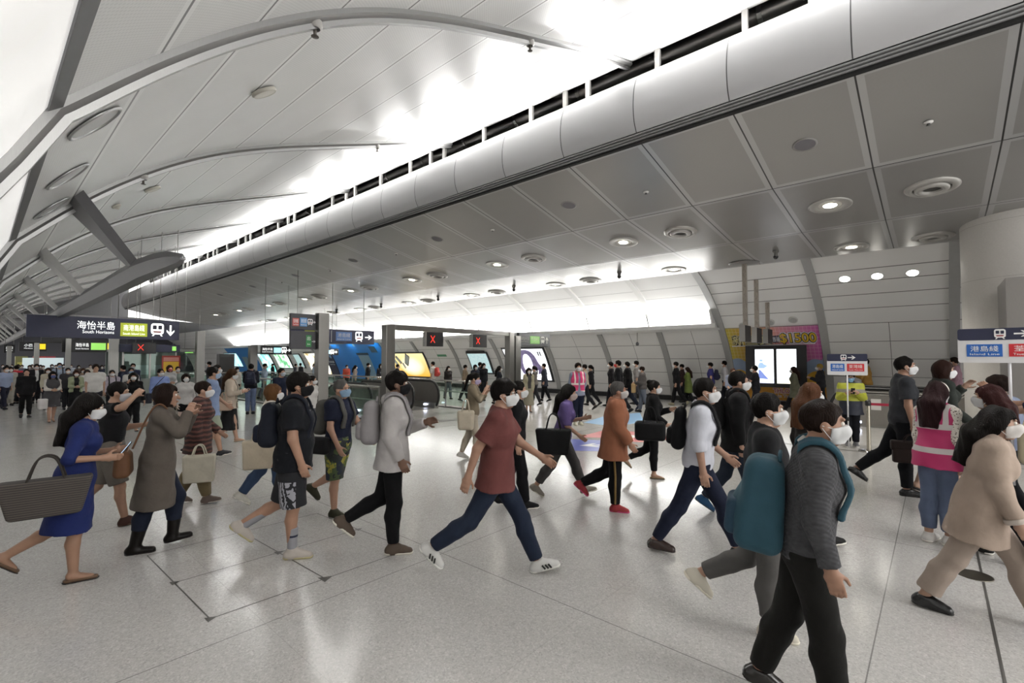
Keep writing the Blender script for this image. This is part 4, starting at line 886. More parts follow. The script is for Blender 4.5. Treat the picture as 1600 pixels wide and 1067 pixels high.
    def ripple(s, amp, fx, fy, fz, ph=0.0):
        sl, X, Y, Z = s.sub(s.lo, s.lo + s.n * s.h)
        s.F += (amp * np.sin(X * fx + Y * fy * .7 + Z * fz * .25 + ph) * np.sin(Z * fz + X * fx * .4 + ph * 2.3) + amp * .7 * np.sin(Z * fz * .6 - Y * fy + X * fx * .8 + ph)).astype(np.float32)
    def mesh(s, name):
        F = s.F; S = F < 0
        nb = S[:-1, :-1, :-1].astype(np.int8)
        C = [(i, j, k) for i in (0, 1) for j in (0, 1) for k in (0, 1)]; N = np.array(F.shape)
        tot = np.zeros(N - 1, np.int8)
        for i, j, k in C: tot += S[i:N[0] - 1 + i, j:N[1] - 1 + j, k:N[2] - 1 + k]
        act = np.argwhere((tot > 0) & (tot < 8))
        if not len(act): return None
        vid = np.full(N - 1, -1, np.int32); vid[act[:, 0], act[:, 1], act[:, 2]] = np.arange(len(act))
        val = np.stack([F[act[:, 0] + i, act[:, 1] + j, act[:, 2] + k] for i, j, k in C], 1)
        P = np.zeros((len(act), 3)); cnt = np.zeros(len(act)); CC = np.array(C, float)
        for a in range(8):
            for b in range(a + 1, 8):
                if np.abs(CC[a] - CC[b]).sum() != 1: continue
                va, vb = val[:, a], val[:, b]; m = (va < 0) != (vb < 0)
                if not m.any(): continue
                t = (va[m] / (va[m] - vb[m]))[:, None]; P[m] += CC[a] + (CC[b] - CC[a]) * t; cnt[m] += 1
        V = (act + P / cnt[:, None]) * s.h + s.lo
        Q = []
        for ax in range(3):
            o = [q for q in range(3) if q != ax]
            A = S.take(range(N[ax] - 1), ax); B = S.take(range(1, N[ax]), ax); e = np.argwhere(A != B)
            e = e[(e[:, o[0]] > 0) & (e[:, o[1]] > 0) & (e[:, o[0]] < N[o[0]] - 1) & (e[:, o[1]] < N[o[1]] - 1)]
            if not len(e): continue
            ins = S[e[:, 0], e[:, 1], e[:, 2]]; ids = []
            for da, db in ((1, 1), (0, 1), (0, 0), (1, 0)):
                c = e.copy(); c[:, o[0]] -= da; c[:, o[1]] -= db; ids.append(vid[c[:, 0], c[:, 1], c[:, 2]])
            q = np.stack(ids, 1); fl = ~ins if ax != 1 else ins; q[fl] = q[fl][:, ::-1]; Q.append(q)
        Q = np.concatenate(Q); Q = Q[(Q >= 0).all(1)]
        me = bpy.data.meshes.new(name); me.vertices.add(len(V)); me.vertices.foreach_set('co', V.astype(np.float32).ravel())
        me.loops.add(len(Q) * 4); me.loops.foreach_set('vertex_index', Q.astype(np.int32).ravel())
        me.polygons.add(len(Q)); me.polygons.foreach_set('loop_start', np.arange(0, len(Q) * 4, 4, dtype=np.int32))
        me.update(calc_edges=True); me.validate(); me.shade_smooth(); return me

def rotx(a): c, s = math.cos(a), math.sin(a); return np.array([[1, 0, 0], [0, c, -s], [0, s, c]])
def roty(a): c, s = math.cos(a), math.sin(a); return np.array([[c, 0, s], [0, 1, 0], [-s, 0, c]])
def rotz(a): c, s = math.cos(a), math.sin(a); return np.array([[c, -s, 0], [s, c, 0], [0, 0, 1]])
D2R = math.radians

# legs: (hip R, knee R, foot R, hip L, knee L, foot L); hip forward +, knee flexes back +, foot toe-up +
LEGS = dict(
    stand=(2, 2, 0, -2, 2, 0), stride=(27, 6, 16, -22, 14, -30), strideL=(-22, 14, -30, 27, 6, 16),
    push=(16, 8, 8, -16, 22, -34), pushL=(-16, 22, -34, 16, 8, 8),
    swing=(3, 4, 0, -14, 48, -42), swingL=(-14, 48, -42, 3, 4, 0), small=(12, 6, 6, -11, 12, -16), smallL=(-11, 12, -16, 12, 6, 6),
    lift=(4, 4, 0, 18, 40, -10), liftL=(18, 40, -10, 4, 4, 0), big=(30, 10, 14, -30, 26, -40), bigL=(-30, 26, -40, 30, 10, 14))
# arms: fk (pitch forward, out, elbow, turn in) or ik (x outward, y forward, z up from the shoulder, in metres)
ARMS = dict(down=(-4, 7, 12, 4), back=(-26, 8, 12, 2), fwd=(24, 6, 22, 8), phone=(22, 4, 88, 28), hold=(14, 6, 70, 34), bent=(6, 10, 45, 15), swingb=(-34, 8, 16, 2), swingf=(32, 6, 26, 8),
            strap=(16, 14, 128, 24), hand_face=(48, 16, 118, 26), on_head=(98, 22, 112, 60), up=(70, 8, 62, 20), hug=(20, 8, 84, 55))

class Skel:
    def __init__(s, H, sex, legs, armR, armL, lean, head, lod):
        k = s.k = H / 1.72; s.H, s.sex, s.lod = H, sex, lod
        fem = sex == 'f'
        hipw, shw = (.082, .148) if fem else (.085, .168)
        hR, kR, fR, hL, kL, fL = LEGS[legs] if isinstance(legs, str) else legs
        s.leg = {}
        for sd, h, kn, ft in ((1, hR, kR, fR), (-1, hL, kL, fL)):
            hip = V3(sd * hipw, 0, 0); a = D2R(h); kne = hip + V3(sd * -.008, math.sin(a), -math.cos(a)) * .425
            b = a - D2R(kn); ank = kne + V3(0, math.sin(b), -math.cos(b)) * .40
            f = D2R(ft); fw = V3(sd * .10, math.cos(f), math.sin(f)); fw = unit(fw); rt = unit(np.cross(fw, V3(0, 0, 1))); up = np.cross(rt, fw)
            s.leg[sd] = [hip, kne, ank, fw, rt, up]
        low = min(min((L[2] - L[3] * .05 - L[5] * .078)[2], (L[2] + L[3] * .16 - L[5] * .078)[2]) for L in s.leg.values())
        root = V3(0, 0, -low)
        if isinstance(legs, str) and legs == 'stand': pass
        for L in s.leg.values():
            for i in range(3): L[i] = (L[i] + root) * k
        T = rotx(-D2R(lean))
        up = lambda x, y, z: (root + T @ V3(x, y, z)) * k
        s.pelvis = up(0, -.005, .055); s.crotch = up(0, 0, -.03); s.waist = up(0, 0, .19); s.chest = up(0, .01, .38); s.uchest = up(0, -.002, .49); s.neck = up(0, -.012, .565); s.T = T
        s.hemz = lambda z: up(0, 0, z)
        s.bust = [up(sd * .075, .088, .385) for sd in (-1, 1)]
        hp = head if head else (0, 0, 0)
        s.HR = rotz(-D2R(hp[0])) @ rotx(D2R(hp[1])); s.hc = up(0, .022, .705) + s.HR @ V3(0, 0, 0)
        s.top = lambda *v: s.hc + s.HR @ (np.array(v, float) * k)
        s.arm = {}
        for sd, A in ((1, armR), (-1, armL)):
            sh = up(sd * shw, -.005, .505); A = ARMS[A] if isinstance(A, str) else A
            if A[0] == 'ik':
                tgt = sh + (T @ V3(sd * A[1], A[2], A[3])) * k; l1, l2 = .285 * k, .245 * k; d = tgt - sh; D = min(np.linalg.norm(d), (l1 + l2) * .995); d = unit(d)
                x = (l1 * l1 - l2 * l2 + D * D) / (2 * D); y = math.sqrt(max(0, l1 * l1 - x * x)); hint = V3(sd * (A[4] if len(A) > 4 else .5), -.5, -.8); hint = unit(hint - d * (hint @ d))
                el = sh + d * x + hint * y; wr = sh + d * D
            else:
                p, q, e, t = [D2R(v) for v in A]
                u = V3(sd * math.sin(q), math.cos(q) * math.sin(p), -math.cos(q) * math.cos(p)); el = sh + u * .285 * k
                fo = V3(sd * (math.sin(q) * .5 - math.sin(t)), math.cos(t) * math.sin(p + e), -math.cos(t) * math.cos(p + e)); wr = el + unit(fo) * .245 * k
            s.arm[sd] = (sh, el, wr)
        s.hand = {}
        for sd in (1, -1):
            sh, el, wr = s.arm[sd]; d = unit(wr - el)
            inn = V3(-sd, .0, 0); inn = inn - d * (inn @ d)
            if np.linalg.norm(inn) < .35: inn = V3(0, 0, 1) - d * d[2]
            inn = unit(inn); s.hand[sd] = (wr, d, inn, wr + d * .085 * k)      # palm faces inn
        A = [s.top(0, 0, .13)] + [L[i] for L in s.leg.values() for i in range(3)] + [q for a in s.arm.values() for q in a]
        A = np.array(A); s.lo, s.hi = A.min(0) - .22 * k, A.max(0) + .22 * k; s.lo[2] = min(s.lo[2], -.02)
    # ---- shapes shared by the body and what is worn on it
    def torso(s, F, g=0.0, fat=1.0, belly=0.0, cuthem=None):
        k = s.k; w = s.T @ V3(1, 0, 0); fem = s.sex == 'f'
        pr, wr, cr = (.118, .092, .102) if fem else (.112, .104, .116)
        F.cone(s.crotch, s.pelvis, pr * .9 * k * fat + g, pr * k * fat + g, .03, w, 1.36)
        F.cone(s.pelvis, s.waist, pr * k * fat + g, wr * k * fat + g, .04, w, 1.33)
        F.cone(s.waist, s.chest, wr * k * fat + g, cr * k * fat + g, .04, w, 1.36)
        F.cone(s.chest, s.uchest, cr * k * fat + g, .078 * k + g, .04, w, 1.5)
        if belly: F.ell(s.waist + s.T @ V3(0, .05, -.02) * k, np.array([.12, .07 + belly, .13]) * k + g, None, .05)
        if fem:
            for b in s.bust: F.ell(b, np.array([.058, .045, .055]) * k + g, None, .04)
        for sd in (1, -1):
            sh = s.arm[sd][0]; F.cone(s.uchest + s.T @ V3(0, 0, .02) * k, sh, .06 * k + g, .052 * k + g, .05)
        F.cone(s.uchest, s.neck, .075 * k + g, .06 * k + g * .6, .04)
    def arms(s, F, g=0.0, upto=2.0, fat=1.0, flare=0.0, k2=.02):
        k = s.k
        for sd in (1, -1):
            sh, el, wr = s.arm[sd]; r0, r1, r2 = .050 * k * fat, .040 * k * fat, .027 * k * fat
            if s.sex == 'f': r0, r1, r2 = r0 * .86, r1 * .86, r2 * .9
            t = min(1, upto); e = sh + (el - sh) * t
            F.cone(sh, e, r0 + g, r0 + (r1 - r0) * t + g + flare, .035, cb=0 if upto <= 1 else None)
            if upto > 1:
                t = min(1, upto - 1); e = el + (wr - el) * t
                F.cone(el, e, r1 + g, r1 + (r2 - r1) * t + g + flare, k2, cb=.0 if g else None)
    def legs(s, F, g=0.0, upto=2.0, fat=1.0, flare=0.0, loose=0.0):
        k = s.k
        for sd in (1, -1):
            hip, kn, an = s.leg[sd][:3]; r0, r1, r2, r3 = .088 * k * fat, .056 * k, .054 * k, .036 * k
            t = min(1, upto); e = hip + (kn - hip) * t
            F.cone(hip, e, r0 + g, r0 + (r1 - r0) * t + g + (flare if upto <= 1 else loose), .03, cb=0 if upto <= 1 else None)
            if upto > 1:
                t = min(1, upto - 1); e = kn + (an - kn) * t
                if not g and not loose:
                    cf = kn + (an - kn) * .32 + V3(0, -.016, 0) * k
                    F.cone(kn, cf, r1, r2, .02); F.cone(cf, an, r2, r3, .02)
                else:
                    cf = kn + (an - kn) * .32 + V3(0, -.012, 0) * k
                    F.cone(kn, cf, r1 + g + loose, r2 + .004 + g + loose, .02); F.cone(cf, e, r2 + .004 + g + loose, r2 + (r3 - r2) * t + g + flare, .02, cb=0)
    def face(s, F, g=0.0):
        k = s.k; R = s.HR
        F.ell(s.top(0, -.012, .022), np.array([.074, .094, .096]) * k + g, R, .02)
        F.cone(s.top(0, .022, -.03), s.top(0, .052, -.088), .058 * k + g, .030 * k + g, .035, R @ V3(1, 0, 0), 1.08)
    def body(s, h, hands=True, fat=1.0, belly=0.0):
        F = Fld(s.lo, s.hi, h); k = s.k; R = s.HR
        s.torso(F, 0, fat, belly); s.legs(F, fat=fat); s.arms(F, fat=fat)
        F.cone(s.neck - s.T @ V3(0, 0, .03) * k, s.top(0, -.018, -.05), .056 * k if s.sex == 'm' else .047 * k, .05 * k if s.sex == 'm' else .044 * k, .03)
        s.face(F)
        F.cone(s.top(0, .085, .012), s.top(0, .104, -.024), .010 * k, .016 * k, .012)          # nose
        if h < .016:
            for sd in (1, -1):
                F.ell(s.top(sd * .031, .097, .016), np.array([.017, .016, .011]) * k, R, 0, cut=True)
                F.ell(s.top(sd * .077, -.012, -.005), np.array([.010, .022, .032]) * k, R, .008)
                F.ell(s.top(sd * .03, .080, .038), np.array([.024, .012, .009]) * k, R, .014)
            F.ell(s.top(0, .088, -.055), np.array([.024, .012, .006]) * k, R, .006); F.ell(s.top(0, .086, -.066), np.array([.019, .012, .006]) * k, R, .006)
        for sd in (1, -1):
            hip, kn, an, fw, rt, up = s.leg[sd]
            F.cone(an - up * .02 * k - fw * .02 * k, an + fw * .13 * k - up * .052 * k, .036 * k, .022 * k, .02, rt, 1.25)
            wr, d, inn, pc = s.hand[sd]; sid = unit(np.cross(d, inn)) * sd                      # sid: towards the thumb edge
            if sid @ V3(0, 1, 0) + sid @ V3(0, 0, .3) < 0: sid = -sid
            w = .040 if s.sex == 'm' else .035
            F.cone(wr - d * .01 * k, wr + d * .03 * k, .024 * k, .022 * k, .012, sid, 1.35)
            F.cone(wr + d * .03 * k, wr + d * .078 * k, .0165 * k, .0135 * k, .015, sid, w / .0155 * .98)
            for i, (o, L) in enumerate(((.030, .070), (.0105, .079), (-.0095, .073), (-.028, .057))):
                a = wr + (d * .082 + sid * o * w / .04) * k; L *= k; r = max((.0090 - .0006 * (i == 3)) * k, h * .62)
                c1 = unit(d + inn * (.22 + .07 * i)); c2 = unit(d * .72 + inn * (.72 + .08 * i)); m = a + c1 * L * .48; n = m + c2 * L * .30; c3 = unit(d * .35 + inn)
                F.cone(a - d * .012 * k, m, r * 1.08, r, .005); F.cone(m, n, r, r * .94, .003); F.cone(n, n + c3 * L * .24, r * .94, r * .82, .003)
            a = wr + (d * .028 + sid * .026 + inn * .006) * k; b = a + unit(d * .6 + sid * .75 + inn * .45) * .042 * k; c = b + unit(d * .9 + sid * .22 + inn * .35) * .034 * k
            r = max(.0105 * k, h * .62); F.cone(a - d * .008 * k, b, r * 1.25, r, .008); F.cone(b, c, r, r * .8, .003)
        F.plane((0, 0, .004), (0, 0, -1))
        return F.mesh('body')

HAIR = dict(k='#15110f', b='#241813', n='#3d2a1c', l='#6b4a2e', g='#5b5957', w='#8c8985')
def dress(o, S, name, F, mat, parent=None):
    me = F.mesh(name)
    if me is None: return None
    return link(name, me, mat, parent or o)

def person(pos, head_dir, H, label, group=None, sex='m', legs='stand', aR='down', aL='down', lean=2, head=(0, 0, 0), h=.012,
           top=None, bottom=None, hair=('short', 'k'), mask='#d9dadb', shoes='#222222', sole=None, skin_c='#b78b70', fat=1.0, belly=0.0,
           glasses=False, socks=None, extra=None, kids=()):
    """a clothed figure: body, garments, hair, shoes and mask as its parts; pos on the floor, head_dir its facing about z"""
    S = Skel(H, sex, legs, aR, aL, lean, head, h); k = S.k
    o = thing('person', label, 'person', (pos[0], pos[1], pos[2] if len(pos) > 2 else 0), head_dir, group)
    o['_skel'] = 0; del o['_skel']
    fine = h < .011
    me = S.body(h, True, fat, belly); link('body', me, skin(skin_c), o)
    T = S.T
    # ---- trousers, shorts, skirt
    if bottom:
        b = dict(bottom); kind = b['k']; mt = b['m'] if not isinstance(b['m'], str) else fabric(b['m']); g = b.get('g', .012)
        F = Fld(S.lo, S.hi, h); w = T @ V3(1, 0, 0)
        if kind in ('trousers', 'shorts', 'leggings'):
            pr = .118 if sex == 'f' else .112
            F.cone(S.crotch, S.pelvis, pr * .9 * k * fat + g, pr * k * fat + g, .03, w, 1.36); F.cone(S.pelvis, S.waist, pr * k * fat + g, .1 * k * fat + g, .04, w, 1.33)
            F.plane(S.hemz(.15), T @ V3(0, 0, 1))
            S.legs(F, g, {'trousers': b.get('to', 1.93), 'shorts': b.get('to', .92), 'leggings': b.get('to', 1.9)}[kind], fat, b.get('flare', .012 if kind == 'trousers' else .0), b.get('loose', .006 if kind == 'trousers' else 0))
        else:                                                    # skirt
            z = b.get('z', -.42); F.cone(S.hemz(.16), S.hemz(.0), .1 * k, .125 * k * fat + g, .03, w, 1.32, ca=0)
            F.cone(S.hemz(.0), S.hemz(z), .125 * k * fat + g, b.get('r', .17) * k, .03, w, 1.2, cb=0)
        F.ripple(.0028, 19, 24, 27, pos[1] * 2.7); dress(o, S, kind, F, mt)
    # ---- shirts, coats, dresses, vests
    for t in ([top] if isinstance(top, dict) else top or []):
        t = dict(t); mt = t['m'] if not isinstance(t['m'], str) else fabric(t['m']); g = t.get('g', .016); F = Fld(S.lo, S.hi, h); w = T @ V3(1, 0, 0)
        S.torso(F, g, fat, belly)
        hem = t.get('hem', -.02)
        if hem < -.05:
            F.cone(S.hemz(.10), S.hemz(hem), .115 * k * fat + g, t.get('r', .15) * k + g, .04, w, 1.3, cb=0)
        F.plane(S.hemz(hem), -(T @ V3(0, 0, 1)))
        sl = t.get('sl', .62)
        if sl > 0: S.arms(F, g, sl, fat, t.get('flare', .006 if sl <= 1 else 0))
        else:
            for sd in (1, -1): F.plane(S.arm[sd][0] + T @ V3(sd * .015, 0, 0) * k, T @ V3(sd, 0, .25))
        F.cone(S.neck - T @ V3(0, 0, .035) * k, S.top(0, .0, -.02), (.062 if sex == 'm' else .056) * k * t.get('neck', 1), .085 * k, 0, cut=True)
        if t.get('open'):
            F.box(S.hemz(.2) + T @ V3(0, .17, 0) * k, (t['open'] * k, .12 * k, .5 * k), T, .01, cut=True)
        F.ripple(.0035, 23, 21, 34, pos[0] * 3.1)
        c = dress(o, S, t.get('name', 'shirt'), F, mt); S.g = g
        if t.get('collar'):
            F = Fld(S.neck - .2, S.hc + .1, h * .8); ax = unit(S.top(0, 0, -.05) - S.neck); a = S.neck - ax * .012 * k
            rr = .066 * k + g * .5
            F.cone(a, a + ax * .045 * k, rr + .012, rr, .005, flat=True); F.cone(a - ax * .02, a + ax * .09 * k, rr - .006, rr - .008, 0, cut=True)
            dress(o, S, 'collar', F, mt if t['collar'] is True else fabric(t['collar']), c)
        if t.get('hood'):
            F = Fld(S.neck - .25, S.hc + .2, h); n = S.neck + T @ V3(0, -.06, -.01) * k
            F.ell(n, np.array([.115, .06, .065]) * k, rotx(-.5), .02); F.ell(n + V3(0, .01, .02), np.array([.075, .045, .05]) * k, None, .0, cut=True)
            dress(o, S, 'hood', F, mt, c)
        if t.get('cuff'):
            for sd in (1, -1):
                F = Fld(S.lo, S.hi, h); sh, el, wr = S.arm[sd]; F.cone(el + (wr - el) * .84, el + (wr - el) * .99, .037 * k + g, .035 * k + g, 0, flat=True)
                dress(o, S, 'cuff', F, fabric(t['cuff']), c)
        if t.get('zip'):
            F = Fld(S.lo, S.hi, h); S.torso(F, g + .004, fat, belly); F.plane(S.hemz(hem), -(T @ V3(0, 0, 1))); F.plane(V3(.012, 0, 0), V3(1, 0, 0)); F.plane(V3(-.012, 0, 0), V3(-1, 0, 0)); F.plane(S.waist, V3(0, -1, 0)); F.plane(S.uchest, V3(0, 0, 1))
            dress(o, S, 'zip', F, plain(t['zip'], .4), c)
    # ---- hair
    if hair:
        st, hcname = hair[0], hair[1]; R = S.HR; mt = hair_mat(HAIR.get(hcname, hcname)); long = st.startswith('long') or st in ('bob', 'tail', 'bun')
        F = Fld(S.hc - .62 * k if long else S.hc - .2 * k, S.hc + .24 * k, h)
        vol = {'crop': .005, 'short': .011, 'part': .013}.get(st, .015)
        F.ell(S.top(0, -.018, .034), np.array([.076, .095, .092]) * k + vol, R, .02)
        if st == 'mop': F.ell(S.top(0, .0, .062), np.array([.085, .105, .07]) * k, R, .02)
        if st in ('short', 'mop', 'crop', 'part'):
            F.box(S.top(0, .160, -.045), np.array([.2, .105, .110 if st != 'mop' else .088]) * k, R, .04, cut=True); F.ell(S.top(0, .105, .035), np.array([.058, .05, .05 if st != 'mop' else .03]) * k, R, 0, cut=True)
            F.box(S.top(0, .0, -.155), np.array([.2, .3, .10 if sex == 'm' else .085]) * k, R, .02, cut=True)
            for sd in (1, -1): F.ell(S.top(sd * .09, .0, -.03), np.array([.03, .036, .045]) * k, R, 0, cut=True)
        else:
            if st == 'bob': F.cone(S.top(0, -.03, 0), S.top(0, -.025, -.13), .098 * k, .075 * k, .03, R @ V3(1, 0, 0), 1.1, cb=.0)
            elif st == 'long': g_ = getattr(S, 'g', .016); q1 = S.neck + T @ V3(0, -.080 - g_ * .6, .03) * k; q2 = S.chest + T @ V3(0, -.135 - g_, -.03) * k; F.cone(S.top(0, -.045, 0), q1, .090 * k, .078 * k, .03, R @ V3(1, 0, 0), 1.25); F.cone(q1, q2, .078 * k, .05 * k, .03, R @ V3(1, 0, 0), 1.6, cb=.01)
            elif st == 'longf':
                F.cone(S.top(0, -.035, 0), S.top(0, -.06, -.24), .09 * k, .06 * k, .03, R @ V3(1, 0, 0), 1.4, cb=.01)
                for sd in (1, -1): F.cone(S.top(sd * .075, .02, -.02), S.top(sd * .095, .055, -.30), .03 * k, .026 * k, .02)
            elif st == 'tail':
                F.ell(S.top(0, -.11, .03), np.array([.03, .03, .03]) * k, R, .02); F.cone(S.top(0, -.13, .02), S.top(0, -.16, -.24), .036 * k, .022 * k, .03)
            elif st == 'bun': F.ell(S.top(0, -.085, .105), np.array([.05, .05, .045]) * k, R, .01)
            F.box(S.top(0, .150, -.075), np.array([.068, .10, .12]) * k, R, .04, cut=True)
            if st in ('tail', 'bun'): F.box(S.top(0, .06, -.15), np.array([.2, .12, .12]) * k, R, .02, cut=True)
            if fine: F.ell(S.top(0, .03, -.01), np.array([.066, .09, .09]) * k, R, 0, cut=True)
        F.ripple(.0045, 70, 60, 26, pos[0]); dress(o, S, 'hair', F, mt)
        if hair[2:] and hair[2] == 'band':
            mm = MB(); mm.tube([tuple(S.top(.098 * math.cos(a), -.005, .03 + .098 * math.sin(a))) for a in np.linspace(0, math.pi, 14)], .008, 6); mm.build('hairband', plain('#e8e2da', .4), o, True)
    # ---- mask
    if mask:
        F = Fld(S.hc - .16 * k, S.hc + .16 * k, h * .7 if fine else h); R = S.HR; S.face(F, .009)
        F.cone(S.top(0, .07, .0), S.top(0, .088, -.03), .03 * k, .036 * k, .03); F.cone(S.top(0, .088, -.03), S.top(0, .062, -.085), .036 * k, .032 * k, .03, R @ V3(1, 0, 0), 1.15)
        F.plane(S.top(0, .09, .004), R @ V3(0, -.25, 1)); F.plane(S.top(0, .0, -.112), R @ V3(0, .2, -1)); F.plane(S.top(0, .022, 0), R @ V3(0, -1, 0.0))
        m = dress(o, S, 'face_mask', F, fabric(mask, .8, .1))
        if fine and m:
            for sd in (1, -1):
                mm = MB()
                for z in (-.012, -.075): mm.tube([tuple(S.top(sd * .071, .026, z)), tuple(S.top(sd * .083, .0, z * .6)), tuple(S.top(sd * .086, -.024, .0 + z * .2))], .0022, 5)
                mm.build('ear_loop', fabric(mask, .8, .1), m)
    if fine:
        for sd in (1, -1):
            mm = MB(); mm.cur = 0
            c = Vector(S.top(sd * .031, .0765, .015)); RM3 = Matrix(S.HR.tolist())
            mm.lathe([(.0001, .0128), (.0085, .0095), (.0125, .003), (.0125, -.006), (.0001, -.0125)], c, 12, RM3 @ Matrix.Rotation(-math.pi / 2, 3, 'X'))
            e = mm.build('eye', plain('#d9d4cc', .2), o, True)
            mm = MB(); c2 = Vector(S.top(sd * .031, .087, .015)); mm.lathe([(.0001, .0036), (.0045, .0025), (.0058, 0), (.0001, -.002)], c2, 10, RM3 @ Matrix.Rotation(-math.pi / 2, 3, 'X')); mm.build('iris', plain('#20140d', .15), e, True)
            mm = MB(); mm.tube([tuple(S.top(sd * .015, .095, .036)), tuple(S.top(sd * .032, .093, .042)), tuple(S.top(sd * .05, .078, .036))], [.003, .0038, .002], 6); mm.build('eyebrow', hair_mat(HAIR['k']), o)
    if glasses:
        mm = MB()
        for sd in (1, -1):
            mm.tube([tuple(S.top(sd * .033 + .024 * math.cos(a), .106 - .004 * math.cos(a) * sd, .012 + .018 * math.sin(a))) for a in np.linspace(0, 2 * math.pi, 17)], .0022, 5)
            mm.tube([tuple(S.top(sd * .058, .102, .016)), tuple(S.top(sd * .083, .06, .016)), tuple(S.top(sd * .084, -.02, .008))], .0022, 5)
        mm.tube([tuple(S.top(-.01, .108, .014)), tuple(S.top(.01, .108, .014))], .002, 5); mm.build('glasses', plain('#1a1a1c', .3), o)
    # ---- shoes
    if shoes:
        sc = shoes if isinstance(shoes, str) else shoes['c']; kind = 'sneaker' if isinstance(shoes, str) else shoes['k']
        for sd in (1, -1):
            hip, kn, an, fw, rt, up = S.leg[sd]; F = Fld(an - .3 * k, an + .42 * k, min(h, .012) if h < .016 else h)
            hl = an - fw * .035 * k - up * .045 * k; to = an + fw * .150 * k - up * .058 * k
            if kind == 'flat':
                F.cone(hl, to, .040 * k, .030 * k, .01, rt, 1.12); F.plane(an - up * .045 * k, up * 1.0 - fw * .0)
                F.cone(an - fw * .03 * k, an + fw * .07 * k - up * .015 * k, .032 * k, .03 * k, 0, cut=True)
            elif kind == 'boot':
                F.cone(hl, to, .046 * k, .036 * k, .02, rt, 1.08); F.cone(an - up * .04 * k, an + unit(kn - an) * .20 * k, .05 * k, .066 * k, .03, cb=0)
            else:
                F.cone(hl, to, .046 * k, .036 * k, .02, rt, 1.08); F.cone(an - up * .05 * k, an + up * (.015 if kind != 'dress' else -.005) * k, .046 * k, .044 * k, .03, cb=0); F.cone(an, an + fw * .10 * k - up * .04 * k, .036 * k, .034 * k, .03)
            F.plane(an - up * .078 * k, -up)
            sh = dress(o, S, {'flat': 'shoe', 'boot': 'boot', 'sneaker': 'shoe', 'dress': 'shoe'}[kind], F, fabric(sc, .6 if kind == 'sneaker' else .35, .15) if kind != 'dress' else plain(sc, .25))
            if sh and h < .016:
                F = Fld(an - .3 * k, an + .42 * k, min(h, .01)); g = .004
                F.cone(hl, to, .047 * k + g, .037 * k + g, .02, rt, 1.08); F.plane(an - up * .079 * k, -up); F.plane(an - up * .058 * k if kind == 'sneaker' else an - up * .068 * k, up)
                dress(o, S, 'sole', F, plain(sole or ('#e4e0d8' if kind == 'sneaker' else '#1c1613'), .6), sh)
            if fine and kind == 'sneaker' and sh:
                mm = MB()
                for i in range(4):
                    c = an + fw * (.052 + .022 * i) * k - up * (.004 + .012 * i) * k; mm.tube([tuple(c - rt * .022 * k), tuple(c + up * .006 * k), tuple(c + rt * .022 * k)], .0035, 5)
                mm.build('lace', fabric('#e8e6e0', .8, .1), sh)
    if socks:
        for sd in (1, -1):
            F = Fld(S.lo, S.hi, h); hip, kn, an = S.leg[sd][:3]; F.cone(an + (kn - an) * .42 * socks.get('t', 1), an - V3(0, 0, .02), .05 * k, .041 * k, .01, ca=0)
            dress(o, S, 'sock', F, socks['m'] if not isinstance(socks['m'], str) else fabric(socks['m']))
    S.obj = o; S.M = np.array(Matrix.Translation(o.location) @ Matrix.Rotation(head_dir, 4, 'Z'))
    return S
def W(S, p): return S.M[:3, :3] @ np.asarray(p, float) + S.M[:3, 3]

# ---- bags and phones are things of their own, set against their bearer
def held(S, name, label, cat, org):
    w = W(S, org); o = thing(name, label, cat, tuple(w), math.atan2(S.M[1, 0], S.M[0, 0])); return o
def backpack(S, label, color, w=.30, hgt=.42, dp=.16, h=.012, strap=True, pocket=True, off=(0, 0), scale=None, color2=None):
    k = S.k; org = S.chest + S.T @ V3(off[0], -.118 - dp / 2 - S.g, -.04 + off[1]) * k
    o = held(S, 'backpack', label, 'backpack', org); m = fabric(color, .7)
    F = Fld((-w, -dp - .1, -hgt), (w, dp + .1, hgt), h); R = S.T
    F.box((0, 0, 0), (w / 2, dp / 2, hgt / 2), R, .07, .0, -.14); F.ell(R @ V3(0, -dp * .12, -hgt * .16), (w * .47, dp * .60, hgt * .33), R, .04); F.ripple(.003, 18, 20, 22)
    link('body', F.mesh('body'), m, o)
    if pocket:
        F = Fld((-w, -dp - .1, -hgt), (w, dp + .1, hgt), h); F.box(R @ V3(0, -dp * .58, -hgt * .2), (w * .36, .045, hgt * .20), R, .04); link('pocket', F.mesh('pocket'), fabric(color2 or color, .72), o)
    mm = MB(); mm.tube([tuple(R @ V3(-.05, dp * .3, hgt * .48)), tuple(R @ V3(0, dp * .3, hgt * .58)), tuple(R @ V3(.05, dp * .3, hgt * .48))], .01, 6); mm.build('grab_handle', m, o, True)
    if strap:
        lo, hi = S.waist - np.array([.4, .4, .06]) * k, S.neck + np.array([.4, .4, .15]) * k; g = getattr(S, 'g', .016) + .010
        A = Fld(lo, hi, h); S.torso(A, g + .022); B = Fld(lo, hi, h); S.torso(B, g); base = np.maximum(A.F, -B.F)
        for sd in (1, -1):
            F = Fld(lo, hi, h); F.F = base.copy(); F.plane((S.uchest + S.T @ V3(sd * .125, 0, 0) * k), V3(sd, 0, 0)); F.plane((S.uchest + S.T @ V3(sd * .075, 0, 0) * k), V3(-sd, 0, 0)); F.plane(S.waist + S.T @ V3(0, 0, .03) * k, S.T @ V3(0, 0, -1)); F.plane(S.chest + S.T @ V3(0, -.11, 0) * k, S.T @ V3(0, -1, 0))
            me = F.mesh('strap')
            if me: me.transform(Matrix.Translation(Vector(-org))); link('strap', me, m, o)
    return o
